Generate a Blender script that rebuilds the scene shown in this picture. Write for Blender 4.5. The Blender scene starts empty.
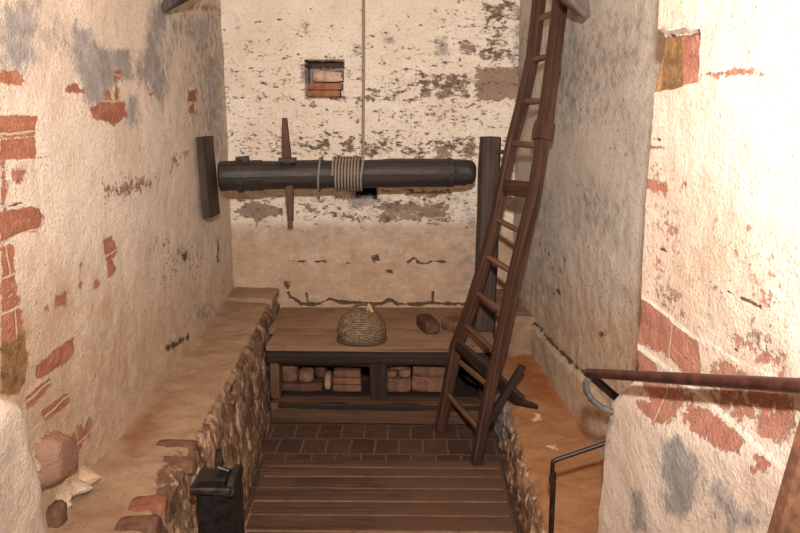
import bpy, math, random
import numpy as np
from mathutils import Vector

random.seed(5)
COL = bpy.context.scene.collection
V3 = lambda *a: np.array(a, float)

# ------------------------------------------------------------------ camera model
F = 746.0
VPX, VPY, HC = 414.0, 105.0, 1.73
PITCH = math.atan((266.5 - VPY) / F)
YAW = math.atan((VPX - 400) / (F / math.cos(PITCH)))
FW = V3(-math.sin(YAW) * math.cos(PITCH), math.cos(YAW) * math.cos(PITCH), -math.sin(PITCH))
RT = V3(math.cos(YAW), math.sin(YAW), 0)
UP = np.cross(RT, FW)
CP = V3(0, 0, HC)


def ray(x, y): return FW + RT * (x - 400) / F + UP * (266.5 - y) / F
def atX(x, y, X): r = ray(x, y); return CP + r * (X / r[0])
def atY(x, y, Y): r = ray(x, y); return CP + r * (Y / r[1])
def atZ(x, y, Z): r = ray(x, y); return CP + r * ((Z - HC) / r[2])
def atP(x, y, p, n): r = ray(x, y); return CP + r * (n @ (p - CP)) / (n @ r)


def proj(P):
    d = P - CP
    w = np.maximum(d @ FW, 0.05)
    return 400 + F * (d @ RT) / w, 266.5 - F * (d @ UP) / w


def xl(Y): return -1.165 + 0.044 * (4.7 - Y)          # left wall
def xr(Y): return 0.632 + 0.09 * (4.7 - Y)            # right wall
def xj(Y): return 0.62 + 0.09 * (2.03 - Y)            # near right wall


# ------------------------------------------------------------------ numpy noise
def _h(i, j, k, s):
    n = (i * 374761393 + j * 668265263 + k * 2147483647 + s * 1274126177) & 0xFFFFFFFF
    n = ((n ^ (n >> 13)) * 1274126177) & 0xFFFFFFFF
    n = ((n ^ (n >> 16)) * 2246822519) & 0xFFFFFFFF
    return ((n ^ (n >> 15)) & 0xFFFF) / 65535.0


def vnoise(P, s=0):
    P = np.asarray(P, float)
    I = np.floor(P).astype(np.int64)
    f = P - I
    f = f * f * (3 - 2 * f)
    x, y, z = I[..., 0], I[..., 1], I[..., 2]
    fx, fy, fz = f[..., 0], f[..., 1], f[..., 2]
    r = 0
    for a in (0, 1):
        for b in (0, 1):
            for c in (0, 1):
                w = (fx if a else 1 - fx) * (fy if b else 1 - fy) * (fz if c else 1 - fz)
                r = r + w * _h(x + a, y + b, z + c, s)
    return r


def fbm(P, sc, oct=3, s=0):
    P = np.asarray(P, float) * sc
    r, a, t = 0, 1.0, 0
    for o in range(oct):
        r = r + a * vnoise(P * (2.03 ** o) + 17.3 * o, s + o)
        t += a
        a *= .5
    return r / t - 0.5


# ------------------------------------------------------------------ object helpers
def link(o):
    COL.objects.link(o)
    return o


def props(o, label=None, cat=None, group=None, kind=None):
    if label: o['label'] = label
    if cat: o['category'] = cat
    if group: o['group'] = group
    if kind: o['kind'] = kind
    return o


def thing(name, base, label, cat, group=None):
    o = bpy.data.objects.new(name, None)
    o.empty_display_size = .1
    o.location = tuple(float(v) for v in base)
    return props(link(o), label, cat, group)


def mesh_obj(name, verts, faces, mat, parent=None, uvs=None, smooth=True, base=None):
    """World-space verts -> object.  uvs: per-vertex (n,2)."""
    verts = np.asarray(verts, float)
    if parent is not None:
        org = np.array(world_loc(parent))
    elif base is not None:
        org = np.array(base, float)
    else:
        lo, hi = verts.min(0), verts.max(0)
        org = V3((lo[0] + hi[0]) / 2, (lo[1] + hi[1]) / 2, lo[2])
    me = bpy.data.meshes.new(name)
    me.from_pydata((verts - org).tolist(), [], faces)
    if uvs is not None:
        l = me.uv_layers.new(name='UVMap')
        li = np.empty(len(me.loops), dtype=np.int32)
        me.loops.foreach_get('vertex_index', li)
        l.data.foreach_set('uv', np.asarray(uvs, np.float32)[li].ravel())
    if smooth:
        me.polygons.foreach_set('use_smooth', [True] * len(me.polygons))
        try:
            me.set_sharp_from_angle(angle=math.radians(42))
        except Exception:
            pass
    me.materials.append(mat)
    o = bpy.data.objects.new(name, me)
    link(o)
    if parent is not None:
        o.parent = parent
        o.location = (0, 0, 0)
    else:
        o.location = tuple(org)
    return o


def world_loc(o):
    p = Vector((0, 0, 0))
    while o is not None:
        p = p + o.location
        o = o.parent
    return p


class MB:
    """collects swept shapes into one mesh"""
    def __init__(s): s.v, s.f, s.u = [], [], []

    def add(s, v, f, u):
        n = len(s.v)
        s.v += [tuple(p) for p in v]
        s.f += [tuple(i + n for i in q) for q in f]
        s.u += [tuple(p) for p in u]
        return s

    def sweep(s, pts, size, round_=False, n=None, up=(0, 0, 1), rough=0.0, rs=9.0, bev=.18, seed=0, step=.05, spin=0.0, cap_soft=True):
        """sweep a rounded rectangle (w,h) / circle radius along pts; size: one or one per pt"""
        pts = [np.array(p, float) for p in pts]
        if isinstance(size, (int, float)) or (isinstance(size, tuple)):
            size = [size] * len(pts)
        size = [(z, z) if isinstance(z, (int, float)) else z for z in size]
        # resample
        P, S = [], []
        for i in range(len(pts) - 1):
            L = np.linalg.norm(pts[i + 1] - pts[i])
            k = max(1, int(math.ceil(L / step)))
            for j in range(k):
                t = j / k
                P.append(pts[i] * (1 - t) + pts[i + 1] * t)
                S.append((size[i][0] * (1 - t) + size[i + 1][0] * t, size[i][1] * (1 - t) + size[i + 1][1] * t))
        P.append(pts[-1]); S.append(size[-1])
        P = np.array(P)
        m = len(P)
        if round_:
            n = n or 14
            prof = [(math.cos(2 * math.pi * i / n + spin), math.sin(2 * math.pi * i / n + spin)) for i in range(n)]
        else:
            b = bev
            prof = [(-1, -1 + b), (-1, -.3), (-1, .3), (-1, 1 - b), (-1 + b, 1), (-.3, 1), (.3, 1), (1 - b, 1), (1, 1 - b), (1, .3), (1, -.3), (1, -1 + b), (1 - b, -1), (.3, -1), (-.3, -1), (-1 + b, -1)]
            prof = [(a * .5, c * .5) for a, c in prof]
            n = len(prof)
        T = np.zeros_like(P)
        T[1:-1] = P[2:] - P[:-2]; T[0] = P[1] - P[0]; T[-1] = P[-1] - P[-2]
        T /= np.linalg.norm(T, axis=1)[:, None]
        upv = np.array(up, float)
        V, U = [], []
        d = 0
        prevA = None
        for i in range(m):
            if i: d += np.linalg.norm(P[i] - P[i - 1])
            ref = upv if abs(T[i] @ upv) < .98 else V3(1, 0, 0)
            if prevA is not None and round_:
                A = prevA - T[i] * (prevA @ T[i])
            else:
                A = np.cross(T[i], ref)
            A /= np.linalg.norm(A)
            prevA = A
            B = np.cross(A, T[i])
            per = 0
            for j, (a, c) in enumerate(prof):
                V.append(P[i] + A * a * S[i][0] + B * c * S[i][1])
                if j:
                    per += math.hypot((a - prof[j - 1][0]) * S[i][0], (c - prof[j - 1][1]) * S[i][1])
                U.append((d + seed * 3.17, per + seed * 1.7))
        V = np.array(V)
        Fc = []
        for i in range(m - 1):
            for j in range(n):
                k = (j + 1) % n
                Fc.append((i * n + j, i * n + k, (i + 1) * n + k, (i + 1) * n + j))
        if rough:
            c = np.repeat(P, n, axis=0)
            dr = V - c
            dr /= np.maximum(np.linalg.norm(dr, axis=1), 1e-6)[:, None]
            V = V + dr * (fbm(V + seed * 5.1, rs, 3, seed)[:, None] * 2 * rough)
        # caps as fan
        V = list(V)
        for e, idx in ((0, 0), (1, (m - 1) * n)):
            c = np.mean(V[idx:idx + n], axis=0)
            V.append(c + (T[-1] if e else -T[0]) * (min(S[-1 if e else 0]) * .04 if cap_soft else 0)); U.append((d if e else 0, 0))
            ci = len(V) - 1
            for j in range(n):
                k = (j + 1) % n
                Fc.append((idx + k, idx + j, ci) if e == 0 else (idx + j, idx + k, ci))
        return s.add(V, Fc, U)

    def lathe(s, prof, c, n=32, sq=(1, 1)):
        """prof: (r,z) list, closed top/bottom when r=0"""
        V, U, Fc = [], [], []
        m = len(prof)
        for i, (r, z) in enumerate(prof):
            for j in range(n):
                a = 2 * math.pi * j / n
                V.append((c[0] + r * sq[0] * math.cos(a), c[1] + r * sq[1] * math.sin(a), c[2] + z))
                U.append((a / 6.2832 * .9, i / m * .35))
        for i in range(m - 1):
            for j in range(n):
                k = (j + 1) % n
                Fc.append((i * n + j, i * n + k, (i + 1) * n + k, (i + 1) * n + j))
        return s.add(V, Fc, U)

    def obj(s, name, mat, parent=None, base=None, smooth=True):
        return mesh_obj(name, s.v, s.f, mat, parent, s.u, smooth, base)


def beam(name, p0, p1, w, h, mat, parent=None, **kw):
    return MB().sweep([p0, p1], (w, h), **kw).obj(name, mat, parent)


def rock(name, c, size, mat, seed, parent=None, rot=0.0, tilt=0.0, rough=.12, box=.75, roll=0.0):
    """irregular block: superellipsoid lump with noise; size full extents; c = base centre"""
    n, m = 26, 15
    V, U, Fc = [], [], []
    for i in range(m + 1):
        th = math.pi * i / m
        for j in range(n):
            ph = 2 * math.pi * j / n
            d = V3(math.sin(th) * math.cos(ph), math.sin(th) * math.sin(ph), math.cos(th))
            e = 2 / (1 - box * .88)
            r = (abs(d[0]) ** e + abs(d[1]) ** e + abs(d[2]) ** e) ** (-1 / e)
            V.append(d * r); U.append((ph, th))
    V = np.array(V)
    V = V * (1 + 2 * rough * fbm(V + seed * 7.7, 1.6, 3, seed))[:, None]
    V = V * np.array(size) / 2
    for ang, (a, b) in ((roll, (1, 2)), (tilt, (0, 2)), (rot, (0, 1))):
        ca, sa = math.cos(ang), math.sin(ang)
        x, y = V[:, a].copy(), V[:, b].copy()
        V[:, a] = x * ca - y * sa; V[:, b] = x * sa + y * ca
    V[:, 2] -= V[:, 2].min()
    V += np.array(c)
    for i in range(m):
        for j in range(n):
            k = (j + 1) % n
            Fc.append((i * n + j, (i + 1) * n + j, (i + 1) * n + k, i * n + k))
    return mesh_obj(name, V, Fc, mat, parent, U)


# ------------------------------------------------------------------ materials
def lin(r, g, b):
    f = lambda c: (c / 255 / 12.92) if c / 255 <= .04045 else ((c / 255 + .055) / 1.055) ** 2.4
    return (f(r), f(g), f(b), 1)


class NT:
    def __init__(s, name):
        s.m = bpy.data.materials.new(name)
        s.m.use_nodes = True
        s.t = s.m.node_tree
        s.t.nodes.clear()
        s.out = s.t.nodes.new('ShaderNodeOutputMaterial')
        s.b = s.t.nodes.new('ShaderNodeBsdfPrincipled')
        s.t.links.new(s.b.outputs[0], s.out.inputs[0])
        s.b.inputs['Specular IOR Level'].default_value = .2

    def n(s, typ, ins=None, **kw):
        nd = s.t.nodes.new('ShaderNode' + typ)
        for k, v in kw.items(): setattr(nd, k, v)
        for k, v in (ins or {}).items(): s.set(nd.inputs[k], v)
        return nd

    def set(s, sock, v):
        if isinstance(v, bpy.types.NodeSocket): s.t.links.new(v, sock)
        else: sock.default_value = v

    def math(s, op, a, b=0.0, c=0.0, clamp=False):
        return s.n('Math', {0: a, 1: b, 2: c}, operation=op, use_clamp=clamp).outputs[0]

    def mix(s, f, a, b, mode='MIX'):
        nd = s.n('Mix', data_type='RGBA', blend_type=mode)
        s.set(nd.inputs[0], f); s.set(nd.inputs[6], a); s.set(nd.inputs[7], b)
        return nd.outputs[2]

    def noise(s, vec, sc, det=5, rough=.6, dist=0.0):
        return s.n('TexNoise', {'Vector': vec, 'Scale': sc, 'Detail': det, 'Roughness': rough, 'Distortion': dist}).outputs[0]

    def step(s, x, lo, hi):
        return s.n('MapRange', {0: x, 1: lo, 2: hi, 3: 0.0, 4: 1.0}, interpolation_type='SMOOTHSTEP').outputs[0]

    def ramp(s, f, stops):
        r = s.n('ValToRGB', {0: f})
        e = r.color_ramp.elements
        while len(e) < len(stops): e.new(.5)
        for i, (p, c) in enumerate(stops): e[i].position = p; e[i].color = c
        return r.outputs[0]

    def bump(s, h, strength=.5, dist=.01, normal=None):
        i = {'Height': h, 'Strength': strength, 'Distance': dist}
        nd = s.n('Bump', i)
        if normal is not None: s.set(nd.inputs['Normal'], normal)
        s.set(s.b.inputs['Normal'], nd.outputs[0])
        return nd.outputs[0]


def plaster_mat(name, axes, cream, brickw=.26, brickh=.085, stretch=1.0, speck_col=(96, 78, 66), grain=1.0,
                brick=((160, 98, 72), (138, 82, 62), (178, 120, 92)), mort=(194, 168, 144), peel=(150, 122, 104), gray=(158, 152, 148),
                speck_sc=26.0, rel=.25, ochre=(150, 112, 74), tan=(190, 156, 124)):
    t = NT(name)
    co = t.n('TexCoord').outputs['Object']
    sp = t.n('SeparateXYZ', {0: co})
    ax = {'x': 0, 'y': 1, 'z': 2}
    a, b = sp.outputs[ax[axes[0]]], sp.outputs[ax[axes[1]]]
    pl = t.n('CombineXYZ', {0: a, 1: b, 2: 0.0}).outputs[0]
    pls = t.n('CombineXYZ', {0: t.math('MULTIPLY', a, 1 / stretch), 1: b, 2: 0.0}).outputs[0]
    a1 = t.n('Attribute', attribute_name='m1'); a2 = t.n('Attribute', attribute_name='m2')
    s1 = t.n('SeparateColor', {0: a1.outputs[0]}); s2 = t.n('SeparateColor', {0: a2.outputs[0]})
    mb, mg, mp = s1.outputs
    ms, mo, mc = s2.outputs
    nA = t.noise(pl, 5.5, 8, .62)
    nB = t.noise(pls, 17, 8, .68)
    nC = t.noise(pls, speck_sc, 7, .75)
    nE = t.noise(pls, speck_sc * 2.6, 5, .7)
    nD = t.noise(pl, 70, 5, .65)
    nL = t.noise(pl, 1.7, 4, .55)
    # plaster body
    c0, c1, c2 = cream
    body = t.mix(t.step(nA, .3, .72), lin(*c0), lin(*c1))
    body = t.mix(t.math('MULTIPLY', t.step(nL, .42, .75), .75), body, lin(*c2))
    body = t.mix(t.math('MULTIPLY', t.step(nB, .5, .8), .35), body, lin(*[c * .86 for c in c0]))
    # faint weathering inside plain plaster
    body = t.mix(t.math('MULTIPLY', t.step(nD, .5, .72), .55), body, lin(*[c * .78 for c in c2]))
    s3 = t.n('SeparateColor', {0: t.n('Attribute', attribute_name='m3').outputs[0]})
    Mt = t.step(t.math('ADD', s3.outputs[0], t.math('MULTIPLY', t.math('SUBTRACT', nA, .5), 1.2)), .1, .95)
    body = t.mix(t.math('MULTIPLY', Mt, .9), body, t.mix(t.step(nB, .35, .7), lin(*tan), lin(*[c * .9 for c in tan])))
    body = t.mix(t.math('MULTIPLY', t.step(t.math('ADD', s3.outputs[1], t.math('SUBTRACT', nB, .5)), .3, .8), .8), body, lin(240, 226, 208))
    body = t.mix(t.math('MULTIPLY', t.step(t.noise(pl, 38, 6, .75), .56, .7), .45), body, lin(*[c * .66 for c in c2]))
    body = t.mix(t.math('MULTIPLY', t.step(t.noise(pl, 30, 5, .7), .55, .68), .22), body, lin(*[min(250, c * 1.06) for c in c1]))
    br = t.n('TexBrick', {'Vector': t.n('VectorMath', {0: pl, 1: t.n('VectorMath', {0: t.n('TexNoise', {'Vector': pl, 'Scale': 9.0, 'Detail': 3.0}).outputs[1], 1: (.03, .03, 0)}, operation='MULTIPLY').outputs[0]}, operation='ADD').outputs[0],
                          'Color1': lin(*brick[0]), 'Color2': lin(*brick[1]), 'Mortar': lin(*mort), 'Scale': 1.0,
                          'Mortar Size': .005, 'Mortar Smooth': .5, 'Bias': -.2, 'Brick Width': brickw, 'Row Height': brickh})
    bc = t.mix(t.step(nB, .35, .75), br.outputs[0], lin(*brick[2]))
    bc = t.mix(t.math('MULTIPLY', br.outputs[1], .9), bc, lin(*mort))
    bc = t.mix(t.math('MULTIPLY', t.step(nE, .54, .66), .55), bc, lin(*[c * .96 for c in mort]))
    bc = t.mix(t.math('MULTIPLY', t.step(nC, .55, .75), .4), bc, lin(*[c * .55 for c in brick[0]]))
    jag = t.math('ADD', t.math('MULTIPLY', t.math('SUBTRACT', nB, .5), 1.5), t.math('MULTIPLY', t.math('SUBTRACT', nE, .5), 1.1))
    jag2 = t.math('ADD', t.math('MULTIPLY', t.math('SUBTRACT', nC, .5), 2.3), t.math('ADD', t.math('MULTIPLY', t.math('SUBTRACT', nE, .5), 1.3), t.math('MULTIPLY', t.math('SUBTRACT', nA, .5), .6)))
    Mg = t.step(t.math('ADD', mg, t.math('MULTIPLY', jag, 1.25)), .15, 1.0)
    Mp = t.step(t.math('ADD', mp, jag2), .44, .6)
    Mb = t.step(t.math('ADD', mb, t.math('MULTIPLY', jag, .95)), .45, .56)
    Mo = t.step(t.math('ADD', mo, t.math('MULTIPLY', jag, .6)), .4, .6)
    thr = t.math('SUBTRACT', .66, t.math('MULTIPLY', ms, .13))
    Ms = t.step(t.math('SUBTRACT', t.math('ADD', t.math('MULTIPLY', nC, .6), t.math('MULTIPLY', nE, .4)), thr), -.02, .03)
    Mc = t.step(t.math('ADD', mc, t.math('MULTIPLY', jag, 1.3)), .45, .62)
    gcol = t.mix(t.step(nB, .3, .7), lin(*gray), lin(*[c * .8 for c in gray]))
    pcol = t.mix(t.step(nA, .35, .65), lin(*peel), lin(*[c * .86 for c in peel]))
    col = t.mix(t.math('MULTIPLY', Mg, .85), body, gcol)
    col = t.mix(t.math('MULTIPLY', Mp, .92), col, pcol)
    col = t.mix(t.math('MULTIPLY', Ms, .85), col, lin(*speck_col))
    col = t.mix(Mo, col, t.mix(t.step(nC, .4, .65), lin(*ochre), lin(*[c * .7 for c in ochre])))
    col = t.mix(Mb, col, bc)
    col = t.mix(t.math('MULTIPLY', Mc, .92), col, lin(78, 54, 41))
    t.set(t.b.inputs['Base Color'], col)
    t.b.inputs['Roughness'].default_value = .92
    h = t.math('ADD', t.math('MULTIPLY', nB, .9 * grain), t.math('MULTIPLY', nD, .5 * grain))
    h = t.math('ADD', h, t.math('MULTIPLY', t.noise(pl, 150, 4, .65), .45 * grain))
    h = t.math('SUBTRACT', h, t.math('MULTIPLY', Mb, t.math('ADD', .55, t.math('MULTIPLY', br.outputs[1], .4))))
    h = t.math('SUBTRACT', h, t.math('MULTIPLY', Mp, .22))
    h = t.math('SUBTRACT', h, t.math('MULTIPLY', Ms, .3))
    h = t.math('SUBTRACT', h, t.math('MULTIPLY', Mc, 1.1))
    h = t.math('SUBTRACT', h, t.math('MULTIPLY', br.outputs[1], rel))
    t.bump(h, .75, .014)
    return t.m


def wood_mat(name, a, b, c, rough=.6, grain=1.0, spec=.25, dust=None):
    t = NT(name)
    uv = t.n('TexCoord').outputs['UV']
    st = t.n('Mapping', {0: uv, 3: (1.6, 42, 1)}).outputs[0]
    n1 = t.noise(st, 1.0, 7, .65, .4)
    n2 = t.noise(uv, 5, 5, .6)
    st2 = t.n('Mapping', {0: uv, 3: (3, 150, 1)}).outputs[0]
    n3 = t.noise(st2, 1.0, 4, .6)
    col = t.ramp(n1, [(.28, lin(*c)), (.48, lin(*a)), (.72, lin(*b))])
    col = t.mix(t.math('MULTIPLY', t.step(n2, .45, .75), .5), col, lin(*c))
    if dust:
        geo = t.n('NewGeometry')
        nz = t.n('SeparateXYZ', {0: geo.outputs['Normal']}).outputs[2]
        col = t.mix(t.math('MULTIPLY', t.step(nz, .5, .95), t.math('MULTIPLY', t.step(t.noise(uv, 3, 5), .3, .7), .8)), col, lin(*dust))
    t.set(t.b.inputs['Base Color'], col)
    t.b.inputs['Roughness'].default_value = rough
    t.b.inputs['Specular IOR Level'].default_value = spec
    t.bump(t.math('ADD', n1, t.math('MULTIPLY', n3, .5)), .55 * grain, .006)
    return t.m


def stone_mat(name, a, b, c, sc=12, bump=.6, rough=.9, fine=1.0):
    t = NT(name)
    co = t.n('TexCoord').outputs['Object']
    n1 = t.noise(co, sc, 7, .65)
    n2 = t.noise(co, sc * 3.3, 6, .7)
    col = t.ramp(n1, [(.3, lin(*c)), (.5, lin(*a)), (.7, lin(*b))])
    col = t.mix(t.math('MULTIPLY', t.step(n2, .52, .75), .45), col, lin(*c))
    t.set(t.b.inputs['Base Color'], col)
    t.b.inputs['Roughness'].default_value = rough
    t.bump(t.math('ADD', n1, t.math('MULTIPLY', n2, .6 * fine)), bump, .012)
    return t.m


def metal_mat(name, a, b, metallic=.6, rough=.45, sc=30, bump=.2):
    t = NT(name)
    co = t.n('TexCoord').outputs['Object']
    n1 = t.noise(co, sc, 6, .65)
    t.set(t.b.inputs['Base Color'], t.mix(t.step(n1, .38, .66), lin(*a), lin(*b)))
    t.b.inputs['Metallic'].default_value = metallic
    t.b.inputs['Specular IOR Level'].default_value = .5
    t.set(t.b.inputs['Roughness'], t.n('MapRange', {0: n1, 3: rough - .08, 4: rough + .15}).outputs[0])
    t.bump(n1, bump, .003)
    return t.m


def ledge_mat(name, axis_note, top, red, face, facedark):
    """top: dusty mortar; steep faces: rubble"""
    t = NT(name)
    co = t.n('TexCoord').outputs['Object']
    a1 = t.n('SeparateColor', {0: t.n('Attribute', attribute_name='m1').outputs[0]})
    a2 = t.n('SeparateColor', {0: t.n('Attribute', attribute_name='m2').outputs[0]})
    mred, mg, mface = a1.outputs
    mlight, mo, mc = a2.outputs
    n1 = t.noise(co, 6, 7, .6)
    n2 = t.noise(co, 28, 7, .7)
    n3 = t.noise(co, 90, 4, .65)
    ct = t.mix(t.step(n1, .3, .7), lin(*top[0]), lin(*top[1]))
    ct = t.mix(t.step(t.math('ADD', mred, t.math('MULTIPLY', t.math('SUBTRACT', n1, .5), .8)), .3, .75), ct, lin(*red))
    ct = t.mix(t.math('MULTIPLY', t.step(n2, .52, .8), .35), ct, lin(*[c * .7 for c in top[0]]))
    ct = t.mix(t.math('MULTIPLY', t.step(t.math('ADD', mlight, t.math('SUBTRACT', n2, .5)), .5, .62), .8), ct, lin(222, 190, 158))
    vo = t.n('TexVoronoi', {'Vector': t.n('VectorMath', {0: co, 1: t.n('VectorMath', {0: t.n('TexNoise', {'Vector': co, 'Scale': 8.0, 'Detail': 4.0}).outputs[1], 1: (.16, .16, .16)}, operation='MULTIPLY').outputs[0]}, operation='ADD').outputs[0], 'Scale': 13.0}, feature='F1')
    vs = t.n('SeparateColor', {0: vo.outputs['Color']})
    cf = t.ramp(t.math('ADD', t.math('MULTIPLY', vs.outputs[0], .5), t.math('MULTIPLY', n2, .5)), [(.2, lin(*facedark)), (.45, lin(*face[0])), (.62, lin(*face[1])), (.85, lin(*face[2]))])
    cf = t.mix(t.math('MULTIPLY', t.step(vo.outputs['Distance'], .045, .085), .5), cf, lin(*facedark))
    cf = t.mix(t.math('MULTIPLY', t.step(n3, .5, .75), .5), cf, lin(*[c * .6 for c in face[0]]))
    fm = t.step(t.math('ADD', mface, t.math('MULTIPLY', t.math('SUBTRACT', n2, .5), .9)), .4, .6)
    ct = t.mix(t.math('MULTIPLY', t.step(n3, .5, .72), .4), ct, lin(*[c * .62 for c in top[0]]))
    cf = t.mix(t.math('MULTIPLY', t.step(t.noise(co, 11, 5, .7), .52, .62), .7), cf, lin(*[min(230, c * 1.12) for c in face[2]]))
    col = t.mix(fm, ct, cf)
    col = t.mix(t.math('MULTIPLY', t.step(t.math('ADD', mg, t.math('MULTIPLY', t.math('SUBTRACT', n2, .5), .9)), .35, .65), .85), col, lin(150, 138, 128))
    col = t.mix(t.step(t.math('ADD', mc, t.math('MULTIPLY', t.math('SUBTRACT', n2, .5), .9)), .45, .6), col, lin(58, 40, 30))
    t.set(t.b.inputs['Base Color'], col)
    t.b.inputs['Roughness'].default_value = .95
    h = t.math('ADD', t.math('MULTIPLY', n1, .5), t.math('ADD', t.math('MULTIPLY', n2, .5), t.math('MULTIPLY', n3, .25)))
    h = t.math('SUBTRACT', h, t.math('MULTIPLY', fm, t.math('MULTIPLY', vo.outputs['Distance'], 2.0)))
    t.bump(h, .7, .012)
    return t.m


# ------------------------------------------------------------------ wall surfaces
def sdpoly(px, py, poly):
    """positive inside, in pixels of the photograph"""
    d = np.full(px.shape, 1e9)
    ins = np.zeros(px.shape, bool)
    n = len(poly)
    for i in range(n):
        x0, y0 = poly[i]; x1, y1 = poly[(i + 1) % n]
        ex, ey = x1 - x0, y1 - y0
        wx, wy = px - x0, py - y0
        tt = np.clip((wx * ex + wy * ey) / max(ex * ex + ey * ey, 1e-9), 0, 1)
        d = np.minimum(d, np.hypot(wx - ex * tt, wy - ey * tt))
        c = ((y0 <= py) & (y1 > py)) | ((y1 <= py) & (y0 > py))
        with np.errstate(divide='ignore', invalid='ignore'):
            xi = x0 + (py - y0) / (y1 - y0 if y1 != y0 else 1e-9) * ex
        ins ^= c & (px < xi)
    return np.where(ins, d, -d)


def sdline(px, py, pts, w):
    d = np.full(px.shape, 1e9)
    for (x0, y0), (x1, y1) in zip(pts, pts[1:]):
        ex, ey = x1 - x0, y1 - y0
        wx, wy = px - x0, py - y0
        tt = np.clip((wx * ex + wy * ey) / max(ex * ex + ey * ey, 1e-9), 0, 1)
        d = np.minimum(d, np.hypot(wx - ex * tt, wy - ey * tt))
    return w - d


CH = {'brick': ('m1', 0), 'gray': ('m1', 1), 'peel': ('m1', 2), 'speck': ('m2', 0), 'ochre': ('m2', 1), 'crack': ('m2', 2),
      'red': ('m1', 0), 'face': ('m1', 2), 'light': ('m2', 0), 'tan': ('m3', 0), 'white': ('m3', 1)}


def masks(P, feats, base=None):
    px, py = proj(P.reshape(-1, 3))
    M = {'m1': np.zeros((len(px), 4), np.float32), 'm2': np.zeros((len(px), 4), np.float32), 'm3': np.zeros((len(px), 4), np.float32)}
    for k, v in (base or {}).items():
        a, i = CH[k]
        M[a][:, i] = np.broadcast_to(v.ravel() if hasattr(v, 'ravel') else v, (len(px),))
    for ft in feats:
        kind, shape = ft[0], ft[1]
        s = ft[2] if len(ft) > 2 else 1.0
        soft = ft[3] if len(ft) > 3 else 4.0
        if kind.startswith('line:'):
            kind = kind[5:]
            d = sdline(px, py, shape, ft[4] if len(ft) > 4 else 1.2)
        else:
            if len(shape) == 2:
                (x0, y0), (x1, y1) = shape
                shape = [(x0, y0), (x1, y0), (x1, y1), (x0, y1)]
            d = sdpoly(px, py, shape)
        soft = soft * 1.7 if not ft[0].startswith('line:') else soft
        m = np.clip(.5 + d / (2 * soft), 0, 1) * s
        erase = kind.startswith('no:')
        if erase: kind = kind[3:]
        a, i = CH[kind]
        if erase: M[a][:, i] *= (1 - m)
        else: M[a][:, i] = np.maximum(M[a][:, i], m)
    return M


def surface(name, P, mat, feats=(), amp=None, base=None, flip=False, extra=None, nsc=(2.2, 12.0), seed=1, ampw=(1.0, .35), kind='structure', clamp=None):
    """grid P[nu,nv,3]; displaced along its normal by noise"""
    nu, nv, _ = P.shape
    du = np.gradient(P, axis=0); dv = np.gradient(P, axis=1)
    N = np.cross(du, dv)
    N /= np.maximum(np.linalg.norm(N, axis=2), 1e-9)[..., None]
    if flip: N = -N
    M = masks(P, feats, base)
    if amp is not None:
        q = P.reshape(-1, 3)
        nz = (ampw[0] * fbm(q, nsc[0], 3, seed) + ampw[1] * fbm(q, nsc[1], 4, seed + 20)).reshape(nu, nv)
        P = P + N * (nz * 2 * amp)[..., None]
    if extra is not None:
        P = P + extra(P, N)
    idx = np.arange(nu * nv).reshape(nu, nv)
    a, b, c, d = idx[:-1, :-1].ravel(), idx[1:, :-1].ravel(), idx[1:, 1:].ravel(), idx[:-1, 1:].ravel()
    Fq = np.stack([a, b, c, d] if not flip else [a, d, c, b], 1)
    o = mesh_obj(name, P.reshape(-1, 3), Fq.tolist(), mat, base=(0, 0, 0))
    for k, v in M.items():
        at = o.data.attributes.new(k, 'FLOAT_COLOR', 'POINT')
        v[:, 3] = 1
        at.data.foreach_set('color', v.ravel())
    o['kind'] = kind
    return o


def lerp(a, b, t): return a + (b - a) * t
def smooth(t): t = np.clip(t, 0, 1); return t * t * (3 - 2 * t)


ZT = 3.0
CREAM_B = ((226, 208, 188), (236, 222, 204), (218, 196, 172))
CREAM_L = ((216, 196, 176), (228, 210, 192), (208, 184, 162))
CREAM_R = ((200, 188, 175), (212, 201, 188), (190, 178, 164))
CREAM_J = ((222, 198, 178), (232, 212, 194), (214, 184, 164))

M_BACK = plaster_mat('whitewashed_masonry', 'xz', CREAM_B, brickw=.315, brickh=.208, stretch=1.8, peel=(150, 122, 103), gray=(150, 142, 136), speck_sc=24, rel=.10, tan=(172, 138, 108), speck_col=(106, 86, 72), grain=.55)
M_LEFT = plaster_mat('flaking_plaster', 'yz', CREAM_L, brickw=.62, brickh=.088, gray=(154, 147, 144), rel=.05, grain=1.7, peel=(150, 112, 92))
M_RIGHT = plaster_mat('grey_washed_plaster', 'yz', CREAM_R, brickw=.3, brickh=.1, gray=(160, 152, 144), rel=.03, grain=1.7)
M_JAMB = plaster_mat('thick_whitewash', 'yz', CREAM_J, brickw=.9, brickh=.8, gray=(150, 146, 142), rel=.02, grain=1.1, speck_sc=20, brick=((164, 108, 88), (142, 88, 72), (184, 128, 106)))

M_STUB = plaster_mat('bright_rough_plaster', 'yz', ((206, 184, 164), (218, 200, 182), (196, 172, 150)), rel=0, grain=1.7)
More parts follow.
